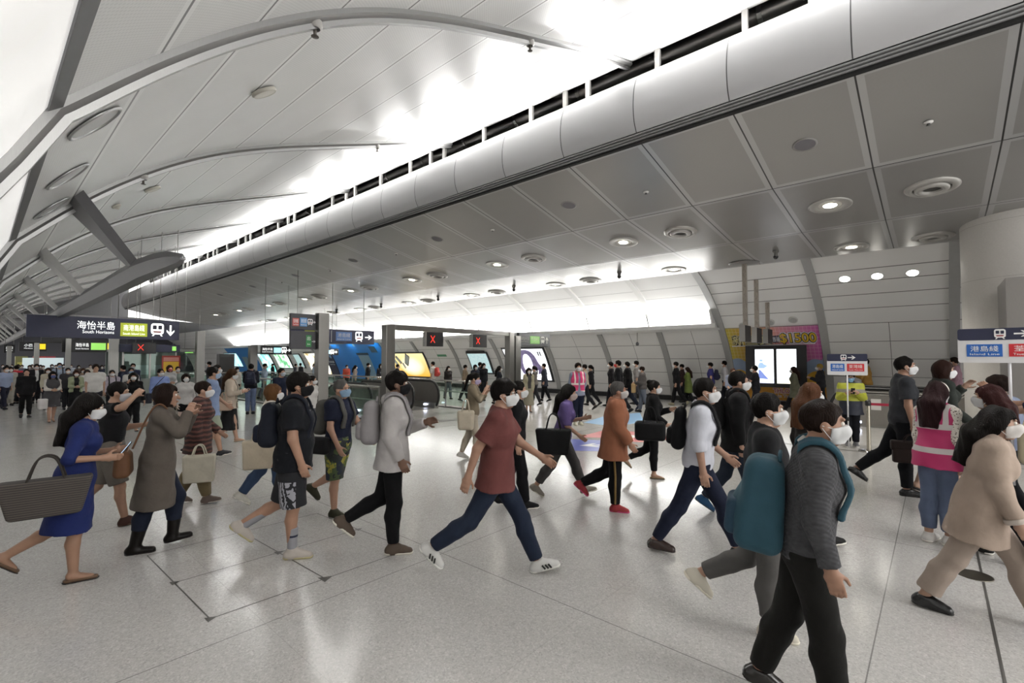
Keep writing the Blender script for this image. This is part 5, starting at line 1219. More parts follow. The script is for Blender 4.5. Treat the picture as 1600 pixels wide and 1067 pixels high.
def bag(S, label, cat, name, color, at, size, taper=0.0, handle=None, strap_to=None, h=.012, rd=.03, pattern=None, tilt=0, yaw=0, flap=None):
    """at: bag centre in the bearer's frame; handle: height of a pair of loops; strap_to: points the long strap passes"""
    org = np.asarray(at, float); org = org + V3(math.copysign(.035, org[0]) if abs(org[0]) > .15 else 0, 0, 0); o = held(S, name, label, cat, org); m = pattern or fabric(color, .6, .2)
    r = np.array(size) / 2; R = rotz(D2R(yaw)) @ rotx(D2R(tilt)); F = Fld(-np.linalg.norm(r) * 1.2 * np.ones(3), np.linalg.norm(r) * 1.2 * np.ones(3), h)
    F.box((0, 0, 0), r, R, min(rd, r.min() * .9), 0, taper); link('body', F.mesh('body'), m, o)
    hm = fabric(flap or color, .6, .2)
    if flap:
        F = Fld(-np.linalg.norm(r) * 1.2 * np.ones(3), np.linalg.norm(r) * 1.2 * np.ones(3), h); F.box(R @ V3(0, 0, r[2] * .55), r * V3(1.03, 1.08, .45), R, min(rd, r.min() * .9), 0, taper); link('flap', F.mesh('flap'), hm, o)
    if handle:
        for q in (-1, 1):
            P = catmull([tuple(R @ V3(q * r[0] * .5, 0, r[2] * .9)) if False else tuple(R @ V3(q * r[0] * .85, -r[1] * .45, r[2] * .9)), tuple(R @ V3(q * r[0] * .6, -r[1] * .2, r[2] + handle * .8)), tuple(R @ V3(q * r[0] * .6, r[1] * .2, r[2] + handle * .8)), tuple(R @ V3(q * r[0] * .85, r[1] * .45, r[2] * .9))], 6)
            MB().tube(P, .008, 6).build('handle', hm, o, True)
    if strap_to:
        P = catmull([tuple(np.asarray(p) - org) for p in strap_to], 6); MB().tube(P, .009, 6).build('strap', hm, o, True)
    return o
def phone(S, sd, label, tilt=40):
    wr, d, inn, pc = S.hand[sd]; org = pc + inn * .045 + d * .03
    o = held(S, 'phone', label, 'phone', org)
    M = Matrix.Rotation(D2R(tilt), 3, 'X'); m = MB(); m.box(-.036, .036, -.075, .075, -.004, .004); m.v = [tuple(M @ Vector(v)) for v in m.v]; m.build('body', plain('#17181b', .25), o, bevel=.003)
    m = MB(); m.box(-.033, .033, -.071, .071, .0042, .0052); m.v = [tuple(M @ Vector(v)) for v in m.v]; m.build('screen', emit('#9fb4c8', .8), o)
    return o
# ================================================================== THE PASSENGERS
def place(px, fy, hy, phi, **kw):
    p = at_z(px, fy); r = ray(px, fy)
    if p.x > 20.1: p *= 20.1 / p.x; p.z = 0
    hor = math.hypot(p.x, p.y)
    t = ray(px, hy); z = HC + t.z * hor / math.hypot(t.x, t.y); H = min(1.9, max(1.48, z / .988))
    rx, ry = p.x / hor, p.y / hor; f = D2R(phi); fx, fy_ = math.cos(f) * ry + math.sin(f) * rx, -math.cos(f) * rx + math.sin(f) * ry
    return (p.x, p.y), math.atan2(-fx, fy_), kw.pop('H', H)
def P(px, fy, hy, phi, label, **kw):
    Hk = {'H': kw.pop('H')} if 'H' in kw else {}
    pos, rz, H = place(px, fy, hy, phi, **Hk); n = fy - hy
    kw.setdefault('h', .0078 if n > 240 else .011 if n > 115 else .017 if n > 70 else .024)
    return person(pos, rz, H, label, **kw)
def sh(m, sl=.62, **k): return dict(m=m, sl=sl, **k)
def tr(m, **k): return dict(k='trousers', m=m, **k)
def loc(S, x, y, z): return V3(x, y, z) * S.k
WM, BLM, BKM = '#d9dadb', '#86a8c8', '#17171a'

def pat_bands(a, b, n, name, axis=2, w=.5, wob=0.0):
    N = NT(name); v = N.coord(); X = N.xyz(v); z = X[axis]
    if wob: z = N.math('MULTIPLY_ADD', N.noise(v, 9, 2), wob, z)
    f = N.math('FRACT', N.math('MULTIPLY', z, n)); N.set(N.mix(N.math('LESS_THAN', f, w), lin(a), lin(b)), .9); N.bump(N.noise(v, 40, 2), .3, .01); return N.m
def pat_blobs(stops, scale, name):
    N = NT(name); v = N.coord(); vo = N.n('ShaderNodeTexVoronoi'); N.l(v, vo.inputs['Vector']); vo.inputs['Scale'].default_value = scale
    d = N.math('ADD', N.xyz(vo.outputs['Color'])[0], N.math('MULTIPLY', N.noise(v, scale * 1.6, 3), .35))
    N.set(N.ramp(d, [(p, lin(c)) for p, c in stops]), .85); N.b.inputs['Roughness'].default_value = .85
    for nd in N.t.nodes:
        if nd.type == 'VALTORGB': nd.color_ramp.interpolation = 'CONSTANT'
    return N.m
def pat_vest(base, strip, zs, name, xs=(.10, .14)):
    """safety vest: pale bands round the body at heights zs and two braces"""
    N = NT(name); X = N.xyz(N.coord()); m = None
    for a, b in zs:
        q = N.math('MULTIPLY', N.math('GREATER_THAN', X[2], a), N.math('LESS_THAN', X[2], b)); m = q if m is None else N.math('MAXIMUM', m, q)
    ax = N.math('ABSOLUTE', X[0]); q = N.math('MULTIPLY', N.math('MULTIPLY', N.math('GREATER_THAN', ax, xs[0]), N.math('LESS_THAN', ax, xs[1])), N.math('GREATER_THAN', X[2], zs[-1][0]))
    N.set(N.mix(N.math('MAXIMUM', m, q), lin(base), lin(strip)), .6); return N.m
def pat_knit(a, b, name):
    N = NT(name); v = N.coord(); X = N.xyz(v); f = N.math('MULTIPLY', N.math('SINE', N.math('MULTIPLY', X[2], 260)), N.math('SINE', N.math('MULTIPLY', X[0], 220)))
    N.set(N.mix(N.math('MULTIPLY', N.noise(v, 26, 4), 1.0), lin(a), lin(b)), .95); N.bump(f, .4, .006); return N.m
def pat_lace():
    N = NT('lace_white'); v = N.coord(); vo = N.n('ShaderNodeTexVoronoi'); N.l(v, vo.inputs['Vector']); vo.inputs['Scale'].default_value = 55
    N.set(N.mix(N.math('LESS_THAN', vo.outputs['Distance'], .34), lin('#d8d2c8'), lin('#6b5f57')), .8); return N.m

# ---------------- near row, walking across
S = P(112, 905, 622, -4, 'woman in royal blue dress with a big dark tote, looking at a phone', sex='f', legs='swing', aR=('ik', .10, .20, -.24), aL=('ik', -.02, .26, -.22), lean=6, head=(0, -14, 0),
      top=dict(m='#1c2962', hem=-.43, r=.165, sl=1.15, name='dress', g=.018), hair=('long', 'k'), shoes=dict(k='flat', c='#6d543f'), skin_c='#a47a5e')
phone(S, -1, 'phone held by the woman in the royal blue dress', 55)
tote_m = pat_bands('#4a443f', '#332f2c', 55, 'woven_tote', 2, .5)
bag(S, 'large dark woven tote on the arm of the woman in the blue dress', 'bag', 'tote_bag', '#37322e', loc(S, .27, -.16, .86), (.14, .50, .30), .14, handle=.20, pattern=tote_m, rd=.03, h=.011)
S = P(168, 822, 600, -8, 'person in black top and grey shorts with one hand raised to the head', legs='push', aR=('ik', .06, .22, .20, 1.6), aL=('ik', .02, .34, -.20), lean=4, head=(0, -8, 0),
      top=sh('#17171a'), bottom=dict(k='shorts', m='#6e675f', g=.02, flare=.02), hair=('short', 'k'), shoes='#4a2f27', sole='#5b4636', mask='#cfcfd4', skin_c='#a77e63')
phone(S, -1, 'phone held low by the person in grey shorts', 60)
S = P(243, 856, 603, -6, 'woman in a long grey brown coat and black boots holding a hand to her face', sex='f', legs=(-10, 4, 0, 24, 30, 6), aR=('ik', .02, .24, .05), aL=('ik', .0, .27, .02), lean=4,
      top=dict(m='#5d554d', hem=-.44, r=.17, sl=1.95, name='coat', g=.026, collar=True), bottom=tr('#1b2233', to=1.6), hair=('bob', 'b'), shoes=dict(k='boot', c='#15110f'), mask=None, skin_c='#a67c62')
bag(S, 'small brown shoulder bag on the back of the woman in the long coat', 'bag', 'shoulder_bag', '#6e4a2f', loc(S, .10, -.27, .93), (.26, .13, .25), -.1, rd=.05, strap_to=[S.waist + V3(.12, -.2, .0), S.uchest + V3(.12, -.07, .09), S.uchest + V3(.11, .04, .09), S.waist + V3(.0, .15, .05)])
S = P(308, 786, 600, -12, 'woman in rust brown striped sweater and khaki trousers with a cream tote', sex='f', legs='small', aR='down', aL='bent', lean=3, top=dict(m=pat_bands('#5a3630', '#2c1c1a', 17, 'striped_knit', 2, .55, .05), sl=1.9, hem=-.18, g=.028, name='sweater'),
      bottom=tr('#7a6a4a', loose=.02), hair=('short', 'b'), shoes='#7b6a62', sole='#c9c2bb')
bag(S, 'cream canvas tote hanging from the hand of the woman in the striped sweater', 'bag', 'tote_bag', '#cfc8b4', loc(S, .27, .08, .55), (.13, .34, .34), .04, handle=.14, rd=.02)
S = P(327, 713, 575, 8, 'man in light blue shirt and sage green shorts walking behind the striped sweater', legs='push', aR='back', aL='fwd', top=sh('#7f93b8', 1.0, hem=-.10, g=.02), bottom=dict(k='shorts', m='#8d9683', g=.022, flare=.02), hair=('short', 'k'), shoes='#26262a', mask='#9db5d2', skin_c='#b08467')
S = P(358, 690, 578, -14, 'woman in beige blazer and black midi skirt looking at her phone', sex='f', legs='push', aR=('ik', .02, .28, -.20), aL=('ik', -.03, .30, -.18), head=(0, -14, 0), top=[dict(m='#1d1c1f', sl=0, hem=.0, g=.012), dict(m='#b9aa98', sl=1.9, hem=-.10, g=.024, name='blazer', open=.05, cuff='#c9bdae')],
      bottom=dict(k='skirt', m='#151517', z=-.60, r=.21), hair=('long', 'n'), shoes=dict(k='flat', c='#c9a88a'))
phone(S, 1, 'phone in the hands of the woman in the beige blazer', 50)
bag(S, 'tan handbag at the hip of the woman in the beige blazer', 'bag', 'handbag', '#b39a85', loc(S, .26, -.05, .88), (.12, .32, .22), .0, handle=.2, rd=.03)
S = P(420, 788, 603, -4, 'woman with bobbed brown hair in cream top and jeans', sex='f', legs='push', aR='down', aL='bent', top=sh('#d6cdbf', 1.3, hem=-.06, g=.024), bottom=tr('#3e5373'), hair=('bob', 'l'), shoes='#dcd8cc')
bag(S, 'beige tote bag carried by the woman with the brown bob', 'bag', 'tote_bag', '#c5b79f', loc(S, .25, -.12, .78), (.12, .34, .36), .04, handle=.2, rd=.02)
shorts_m = NT('patterned_shorts'); _v = shorts_m.coord(); _X = shorts_m.xyz(_v)
_m = shorts_m.math('MULTIPLY', shorts_m.math('GREATER_THAN', _X[0], .10), shorts_m.math('MULTIPLY', shorts_m.math('LESS_THAN', _X[2], .74), shorts_m.math('LESS_THAN', _X[1], .06)))
_w = shorts_m.n('ShaderNodeTexWave'); shorts_m.l(_v, _w.inputs['Vector']); _w.inputs['Scale'].default_value = 14; _w.inputs['Distortion'].default_value = 9; _w.inputs['Detail'].default_value = 2
shorts_m.set(shorts_m.mix(shorts_m.math('MULTIPLY', _m, shorts_m.math('GREATER_THAN', _w.outputs['Fac'], .42)), lin('#17171c'), lin('#8f8f96')), .85)
sock_m = NT('grey_sock'); _X = sock_m.xyz(sock_m.coord()); sock_m.set(sock_m.mix(sock_m.math('MULTIPLY', sock_m.math('GREATER_THAN', _X[2], .205), sock_m.math('LESS_THAN', _X[2], .225)), lin('#85858a'), lin('#22263a')), .9)
S = P(456, 867, 588, -10, 'heavy built man in black tee and black mask, shorts with pale patterned side panels', legs='swing', aR=(4, 10, 14, 6), aL='back', fat=1.12, belly=.03, top=sh('#15171d', .68, hem=-.08, g=.026, flare=.014), bottom=dict(k='shorts', m=shorts_m.m, g=.03, flare=.03, to=.98),
      hair=('mop', 'k'), mask=BKM, shoes='#b9b0a6', sole='#a9a07a', socks=dict(m=sock_m.m, t=1.25), skin_c='#a87c60')
backpack(S, 'dark navy backpack on the man in the black tee and patterned shorts', '#161a26', h=.011, color2='#1b2030')
floral = pat_blobs([(0, '#1d2320'), (.34, '#3d4a2c'), (.55, '#1b2230'), (.68, '#8a8330'), (.80, '#4b5a34'), (.9, '#23282a')], 13, 'floral_shorts')
S = P(527, 804, 597, -38, 'grey haired man in navy tee and yellow floral shorts with a blue mask', legs='swing', aR=(8, 10, 20, 6), aL=(20, 18, 22, 0), top=sh('#1b2034', .66, hem=-.05, g=.022, flare=.01), bottom=dict(k='shorts', m=floral, g=.024, flare=.025, to=1.0), hair=('crop', 'g'), mask=BLM, shoes='#3b3a2a', sole='#2a2a24', skin_c='#b3866a', glasses=True)
backpack(S, 'grey and blue backpack on the man in floral shorts', '#55544f', h=.011, color2='#2c3f66')
bag(S, 'small black pouch at the hip of the man in floral shorts', 'bag', 'pouch', '#17171a', loc(S, .25, -.05, .93), (.10, .24, .2), 0, rd=.03)
S = P(612, 860, 586, -2, 'man in pale grey hoodie with black mask and black trousers', legs='swing', aR=('fk', 0, 0, 0, 0)[1:] if False else (-6, 8, 30, 6), aL='phone', top=sh('#b4b0ae', 1.95, hood=True, g=.028, hem=-.10, name='hoodie'), bottom=tr('#101013', flare=.004), hair=('mop', 'k'), mask=BKM, shoes='#5e5044', sole='#d9d4c8', skin_c='#7d5b47')
backpack(S, 'grey backpack on the man in the pale hoodie', '#8d898b', h=.011)
S = P(775, 897, 586, -8, 'man in faded red tee and glasses striding in dark jeans and white sneakers', legs='bigL', aR='swingb', aL='swingf', lean=4, top=sh('#6d3b38', .74, hem=-.09, g=.026, flare=.014), bottom=tr('#222c40', flare=.012), hair=('mop', 'k'), shoes=dict(k='sneaker', c='#d7d6d2'), sole='#dddcd6', glasses=True, skin_c='#a97d63')
for sd in (1, -1):
    hip, kn, an, fw, rt, up = S.leg[sd]
    for q in (1, -1):
        m = MB()
        for i in range(3):
            a = an + fw * (.035 + .028 * i) - up * .022 + rt * q * .050; b = an + fw * (.055 + .028 * i) - up * .058 + rt * q * .054; m.bar(a, b, .012, .012)
        shoe = [c for c in S.obj.children if c.name.startswith('shoe')][0 if sd == 1 else 1]
        m.build('side_stripes', plain('#141416', .6), shoe)
S = P(806, 793, 600, 0, 'person in black clothes and black trainers hidden behind the man in the red tee', legs='small', top=sh('#17171b', 1.9), bottom=tr('#131317'), shoes='#17171a')
S = P(738, 718, 585, -6, 'woman in olive beige top and pale leggings with a cream bag, eyes on her phone', sex='f', legs='small', aR=('ik', .02, .26, .0), aL=('ik', .0, .30, -.02), head=(0, -12, 0), top=sh('#857862', 1.5, hem=-.02, g=.018), bottom=dict(k='leggings', m='#b8ad9a', g=.012), hair=('tail', 'k'), mask='#b7a9cf', shoes='#d8d5cd')
phone(S, -1, 'phone held up by the woman in the olive top', 60)
bag(S, 'cream bucket bag at the side of the woman in the olive top', 'bag', 'shoulder_bag', '#c9bda6', loc(S, .23, -.10, .82), (.15, .30, .36), .06, handle=.22, rd=.05)
S = P(878, 774, 600, -4, 'long haired woman in lilac top and charcoal trousers striding with a black tote', sex='f', legs='strideL', aR='bent', aL=('ik', .02, .30, -.16), lean=8, head=(0, -8, 0), top=sh('#6d5a96', 1.0, g=.02, hem=-.02), bottom=tr('#4a4848', to=1.8), hair=('long', 'k'), mask='#b9a8a0', shoes='#8c8579', sole='#d2cdbf')
bag(S, 'black leather tote under the arm of the woman in the lilac top', 'bag', 'tote_bag', '#141416', loc(S, .27, -.10, .87), (.14, .44, .34), .10, handle=.22, rd=.025)
S = P(960, 796, 600, -2, 'older person in an orange brown jacket and black track trousers with red shoes', legs='swing', aR=(10, 8, 24, 4), aL='down', lean=4, top=dict(m='#9a5f40', sl=1.95, hem=-.20, r=.165, g=.04, name='jacket', collar=True), bottom=tr('#121214', loose=.012), hair=('short', 'g'), mask='#b5b0ac', shoes='#a23238', sole='#b63a6c', skin_c='#a8785c')
tro = [c for c in S.obj.children if c.name.startswith('trousers')][0]
for sd in (1, -1):
    hip, kn, an = S.leg[sd][:3]; q = unit(V3(sd, 0, 0)); m = MB(); m.tube([tuple(hip + q * .112 - V3(0, 0, .1)), tuple((hip + kn) / 2 + q * .098), tuple(kn + q * .088), tuple((kn + an) / 2 + q * .082), tuple(an + q * .072 + V3(0, 0, .04))], .013, 6); m.build('side_stripe', fabric('#8a6d36'), tro, True)
S = P(1020, 746, 598, 4, 'woman in black jacket and leggings with bun and a large black shoulder bag', sex='f', legs='swing', aR='bent', aL='phone', top=sh('#131315', 1.95, hem=-.08, g=.024, name='jacket'), bottom=dict(k='leggings', m='#101012', g=.012, to=1.85), hair=('bun', 'k'), shoes=dict(k='flat', c='#9c8462'))
bag(S, 'large black shoulder bag on the woman in black leggings', 'bag', 'shoulder_bag', '#121214', loc(S, .27, -.06, .88), (.18, .46, .30), .0, handle=.24, rd=.06)
S = P(1092, 866, 585, -2, 'man in white shirt, navy trousers and brown leather shoes mid stride', legs=(-24, 8, -2, 30, 12, 12), aR='down', aL='bent', lean=5, top=dict(m='#c9cbd6', sl=1.2, g=.022, hem=-.01, collar=True), bottom=tr('#1c2236', flare=.004), hair=('short', 'k'), shoes=dict(k='dress', c='#2b1d19'), skin_c='#a97f66')
backpack(S, 'black backpack on the man in the white shirt', '#121215', h=.011, w=.28, dp=.12)
S = P(1152, 807, 583, 6, 'man in black hooded jacket and glasses with jeans and blue trainers', legs='push', aR='down', aL='bent', top=sh('#18181a', 1.95, hood=True, hem=-.10, g=.032, name='jacket'), bottom=tr('#27303f', flare=.01), hair=('part', 'k'), shoes='#22527a', sole='#2c3c4c', glasses=True)
backpack(S, 'black backpack on the man in the hooded black jacket', '#101012', h=.011, dp=.2)
S = P(1196, 985, 622, 6, 'man in dark grey top with cropped grey trousers and cream canvas shoes', legs='swing', aR='down', aL='bent', top=sh('#202023', 1.3, g=.024), bottom=tr('#5a5856', to=1.85), hair=('short', 'k'), shoes='#cfc8b6', sole='#d8d2c2')
hip, kn, an, fw, rt, up = S.leg[1]
for q, r_ in ((1, 1),):
    heart = [(.0, -.016), (-.016, .002), (-.013, .012), (-.005, .014), (0, .008), (.005, .014), (.013, .012), (.016, .002)]
    shoe = [c for c in S.obj.children if c.name.startswith('shoe')][0]
    for dx in (.075,):
        c = an + fw * dx - up * .045 + rt * .047; m = MB(); m.prism(heart, -.004, .006, lambda u, v, d: c + fw * u + up * v + rt * d); m.build('heart_patch', plain('#b3202c', .6), shoe)
knit = pat_knit('#232427', '#4a4a4d', 'charcoal_knit')
S = P(1262, 1112, 634, 4, 'man in a charcoal knit sweater with a teal backpack walking close by', legs='small', aR=(-4, 13, 18, 2), aL='down', lean=7, head=(-4, -4, 0), top=dict(m=knit, sl=1.93, g=.022, hem=-.04, r=.13, name='sweater', collar='#b9b5b0'), bottom=tr('#1a1917', flare=.016, loose=.012), hair=('short', 'b'), skin_c='#a1765c', shoes=dict(k='dress', c='#1d1a18'), h=.0072)
backpack(S, 'teal blue backpack on the man in the charcoal knit sweater', '#274f5e', h=.009, w=.36, hgt=.50, dp=.22, off=(0, -.13), color2='#29465a')
S = P(1536, 966, 628, 2, 'woman in beige suit with long dark hair and black loafers hurrying past', sex='f', legs=(-22, 6, -4, 30, 14, 8), aR=(6, 9, 16, 4), aL=(-14, 8, 14, 4), lean=9, H=1.60, top=dict(m='#ab9787', sl=1.93, hem=-.22, r=.165, g=.034, name='blazer', cuff='#cdc0b4'), bottom=tr('#a8978a', flare=.03, loose=.012, to=1.84), hair=('long', 'k'), shoes=dict(k='dress', c='#121214'), skin_c='#b48c74', mask='#d5d0cc', h=.0075)
bag(S, 'burgundy bag carried on the far side by the woman in the beige suit', 'bag', 'handbag', '#3a2329', loc(S, -.02, .42, .62), (.12, .3, .24), .0, handle=.14, rd=.03)
pink_vest = pat_vest('#b22a62', '#c9c4c2', ((.93, .985), (1.17, 1.225)), 'pink_vest_back')
S = P(1469, 848, 602, 62, 'staff woman in pink safety vest over white lace sleeves seen from behind', sex='f', legs='stand', aR='down', aL='down', top=[dict(m=pat_lace(), sl=1.95, g=.014, hem=-.03), dict(m=pink_vest, sl=0, g=.03, hem=-.09, name='safety_vest')], bottom=tr('#5d6b88', to=1.82), hair=('long', '#2a1618', 'band'), shoes='#dcd8d4', h=.0085)
S = P(1413, 772, 561, 14, 'tall man in charcoal polo shirt and black trousers carrying a briefcase', legs=(2, 3, 0, -24, 26, -34), aR=(0, 8, 10, 2), aL='down', top=dict(m='#33353a', sl=.72, g=.024, hem=-.03, collar=True, flare=.012, name='polo_shirt'), bottom=tr('#121318'), hair=('short', 'k'), shoes=dict(k='dress', c='#131315'), h=.0085, skin_c='#a77b60')
bag(S, 'dark brown leather briefcase in the hand of the man in the polo shirt', 'briefcase', 'briefcase', '#2b1e1b', loc(S, .26, .02, .58), (.09, .44, .30), 0, handle=.09, rd=.02, flap='#251916')
S = P(1474, 776, 568, 20, 'woman with short brown hair in a dark green coat behind the pink vest', sex='f', legs='small', aR='bent', aL=('ik', .02, .3, .0), top=dict(m='#2b302c', sl=1.95, hem=-.36, r=.17, g=.03, name='coat'), hair=('bob', '#2e1a14'), shoes=dict(k='flat', c='#1a1617'), skin_c='#b08a72')
S = P(1562, 874, 600, 168, 'woman with long auburn hair and white mask wearing a cream backpack', sex='f', legs='small', top=sh('#3a3a40', 1.95, g=.02), bottom=tr('#15151a'), hair=('long', '#3a1d1c'), H=1.62)
bag(S, 'cream leather backpack on the woman with long auburn hair', 'backpack', 'backpack', '#cbbf9f', S.chest + V3(0, -.26, -.10), (.30, .15, .34), .02, handle=.1, rd=.05)
S = P(1574, 822, 592, 150, 'dark haired man in light blue shirt with a black shoulder bag, partly hidden', legs='small', top=sh('#7f8ba6', 1.95, g=.022), bottom=tr('#15161c'), hair=('mop', 'b'))
bag(S, 'black messenger bag on the dark haired man in the light blue shirt', 'bag', 'messenger_bag', '#131317', loc(S, .28, -.05, .86), (.12, .38, .30), 0, rd=.03)
SG = P(1652, 852, 582, 180, 'staff member in blue shirt holding up a direction sign with both hands', legs='stand', aR=('ik', -.10, .43, .16), aL=('ik', -.12, .44, .10), top=sh('#27304a', .62, g=.024), bottom=tr('#14151b'), hair=('short', 'k'), H=1.72, h=.009)
m = MB(); wr, d, inn, pc = SG.hand[1]; e = SG.arm[1][1]; ax = unit(wr - e); m.lathe([(.036, -.02), (.04, -.012), (.04, .012), (.036, .02)], wr - ax * .03, 18, Matrix((Vector(ax).orthogonal().normalized(), Vector(ax).cross(Vector(ax).orthogonal()).normalized(), Vector(ax))).transposed()); m.build('watch', plain('#151517', .3), SG.obj, True)
S = P(1268, 850, 596, 40, 'woman with long chestnut hair in dark clothes behind the man with the teal backpack', sex='f', legs='small', top=sh('#26211f', 1.95, g=.022), bottom=tr('#191a20'), hair=('long', '#5a3a26'), H=1.62)

# ---------------- middle distance, along the side wall
vest_f = pat_vest('#c93b6d', '#e3d9d4', ((.92, .975), (1.14, 1.19)), 'pink_vest_front')
S = P(903, 664, 569, -72, 'staff man in pink safety vest standing on the floor arrows with hands behind him', legs='stand', aR=(-14, 10, 20, 20), aL=(-14, 10, 20, 20), top=[sh('#8d97ae', 1.9, g=.016, hem=-.07), dict(m=vest_f, sl=0, g=.03, hem=-.04, open=.022, name='safety_vest')], bottom=tr('#1c2338'), hair=('mop', 'b'), shoes='#d9d4bd', mask='#dfe6e6')
S = P(826, 644, 576, -74, 'woman in beige cardigan and long pale skirt with a dark bag', sex='f', legs='stand', top=[sh('#4c4a4a', 0, g=.012), dict(m='#a8a184', sl=1.95, g=.022, hem=-.06, open=.06, name='cardigan')], bottom=dict(k='skirt', m='#9a937f', z=-.62, r=.19), hair=('longf', 'k'), shoes=dict(k='flat', c='#17171a'))
bag(S, 'black handbag hanging beside the woman in the beige cardigan', 'bag', 'handbag', '#18181b', loc(S, .30, .04, .55), (.12, .28, .26), 0, handle=.14, h=.017)
P(836, 633, 573, 176, 'person in grey top with a black bag in front of the purple hair poster', sex='f', legs='small', top=sh('#6b6661', 1.9), bottom=tr('#26262c'), hair=('tail', 'k'))
P(851, 627, 569, 176, 'person in dark navy coat passing the purple hair poster', legs='small', top=sh('#2b2f3c', 1.9, hem=-.22), bottom=tr('#17181e'), hair=('short', 'k'))
P(915, 640, 570, 176, 'person in cream jacket walking just behind the staff man in the pink vest', legs='push', top=sh('#b0a58f', 1.9), bottom=tr('#1b1c22'), hair=('short', 'k'))
S = P(924, 634, 571, 176, 'person in black with a dark backpack behind the cream jacket', legs='push', top=sh('#1b1b20', 1.9), bottom=tr('#17181d'), hair=('tail', 'k'))
P(956, 636, 566, 178, 'person in black with a red bag strap leading the dark clothed group', legs='push', top=sh('#1b191d', 1.9), bottom=tr('#1a1a20'), hair=('short', 'k'))
P(968, 646, 564, 170, 'person in black jacket wearing a bright red mask', legs='push', top=sh('#141417', 1.95, g=.03), bottom=tr('#16171c'), hair=('short', 'k'), mask='#d2332f')
P(982, 640, 566, 176, 'person in black puffer jacket directly behind the red mask', legs='push', top=sh('#111113', 1.95, g=.04, hem=-.1), bottom=tr('#1a2030'), hair=('short', 'k'), shoes='#2a3146')
P(996, 633, 565, 178, 'man in pale grey top behind the person carrying a paper bag', legs='small', top=sh('#8a8684', 1.2), bottom=tr('#44444c'), hair=('short', 'k'))
S = P(1005, 645, 574, 176, 'person in dark grey jacket carrying a brown paper bag by the wall', legs='small', aR='hold', aL='hold', top=sh('#55504e', 1.95, g=.028), bottom=tr('#5e6470'), hair=('short', 'b'))
bag(S, 'brown paper bag carried by the person in the dark grey jacket', 'bag', 'paper_bag', '#b08f5c', loc(S, .0, .34, .92), (.30, .14, .32), 0, rd=.008, h=.017)
P(1058, 634, 566, 176, 'slim man in black walking along the wall ahead of the green coat', legs='push', top=sh('#141417', 1.9, g=.022), bottom=tr('#121215'), hair=('short', 'k'), shoes='#8e8a70')
P(1067, 626, 570, 178, 'person with dark hair half hidden between the man in black and the green coat', top=sh('#3a2a28', 1.9), bottom=tr('#19191f'), hair=('short', 'k'))
P(1076, 634, 575, 176, 'long haired woman in olive green coat by the wall', sex='f', legs='small', top=dict(m='#5d6d2a', sl=1.95, hem=-.32, r=.16, g=.03, name='coat'), bottom=tr('#18181c'), hair=('long', '#2a1a14'))
S = P(1112, 634, 567, 176, 'man in violet blue tee walking along the wall with a backpack', legs='push', top=sh('#3b3a7c', .7), bottom=tr('#5a6170'), hair=('short', 'k'))
backpack(S, 'navy backpack on the man in the violet blue tee', '#262742', h=.02, strap=False)
P(1134, 632, 565, 176, 'man in white shirt nearest the yellow poster', legs='small', top=sh('#c9c8cd', 1.9), bottom=tr('#2a2c34'), hair=('short', 'k'))
P(1146, 652, 577, -70, 'elderly person in pale blue checked shirt and green mask facing this way', legs='small', aR='bent', aL='bent', top=sh('#8a93a8', 1.2, g=.026), bottom=tr('#50535c'), hair=('short', '#5a3f33'), mask='#7d9c90')
P(1182, 650, 572, 170, 'man in black tee in front of the white advertising screen', legs='push', aL='swingf', top=sh('#1a1a20', .7), bottom=tr('#1c1d24'), hair=('short', 'k'))
P(1243, 645, 573, 176, 'woman with long hair in olive coat striding past the white screen', sex='f', legs='stride', top=dict(m='#5a5a48', sl=1.95, hem=-.3, r=.17, g=.03, name='coat'), bottom=tr('#17181d'), hair=('long', '#2a1a16'))
P(1284, 644, 570, 176, 'person in dark jacket and pale cap at the end of the pink poster', legs='small', aR='phone', aL='phone', top=sh('#2a2a2e', 1.95, g=.028), bottom=tr('#1d1d22'), hair=('short', '#b59a4a'))
hv = NT('hi_vis_jacket'); _X = hv.xyz(hv.coord()); _n = hv.math('GREATER_THAN', _X[2], .98); _q = hv.math('MULTIPLY', hv.math('GREATER_THAN', _X[2], 1.16), hv.math('LESS_THAN', _X[2], 1.23)); _c = hv.mix(_n, lin('#1b2030'), lin('#9fa22e')); _c = hv.mix(_q, _c, lin('#7d7a70')); hv.set(hv.mix(hv.math('GREATER_THAN', _X[2], 1.36), _c, lin('#1c1f2c')), .6)
SS = P(1331, 697, 583, -84, 'staff member in yellow and navy jacket and blue mask with a sign pole and phone', legs='stand', aR=('ik', -.07, .24, -.16), aL=('ik', -.06, .27, -.14), head=(0, -16, 0), top=sh(hv.m, 1.95, g=.036, hem=-.16, name='jacket', collar='#1b2030'), bottom=tr('#15161d', loose=.012), hair=('mop', 'k'), mask='#7fb2d8', shoes='#8d8d90', h=.0095)
phone(SS, -1, 'phone in the hands of the staff member in the yellow jacket', 60)
P(1356, 646, 562, 178, 'person in amber yellow top beyond the escalator', aR='phone', aL='phone', top=sh('#b5862a', 1.95, g=.026), bottom=tr('#2a2a30'), hair=('short', 'k'))
P(1496, 645, 556, 176, 'man in pink shirt passing beyond the escalator', legs='small', top=sh('#b58c9c', 1.95, g=.024, collar=True), bottom=tr('#1d1d24'), hair=('short', '#2b211c'))

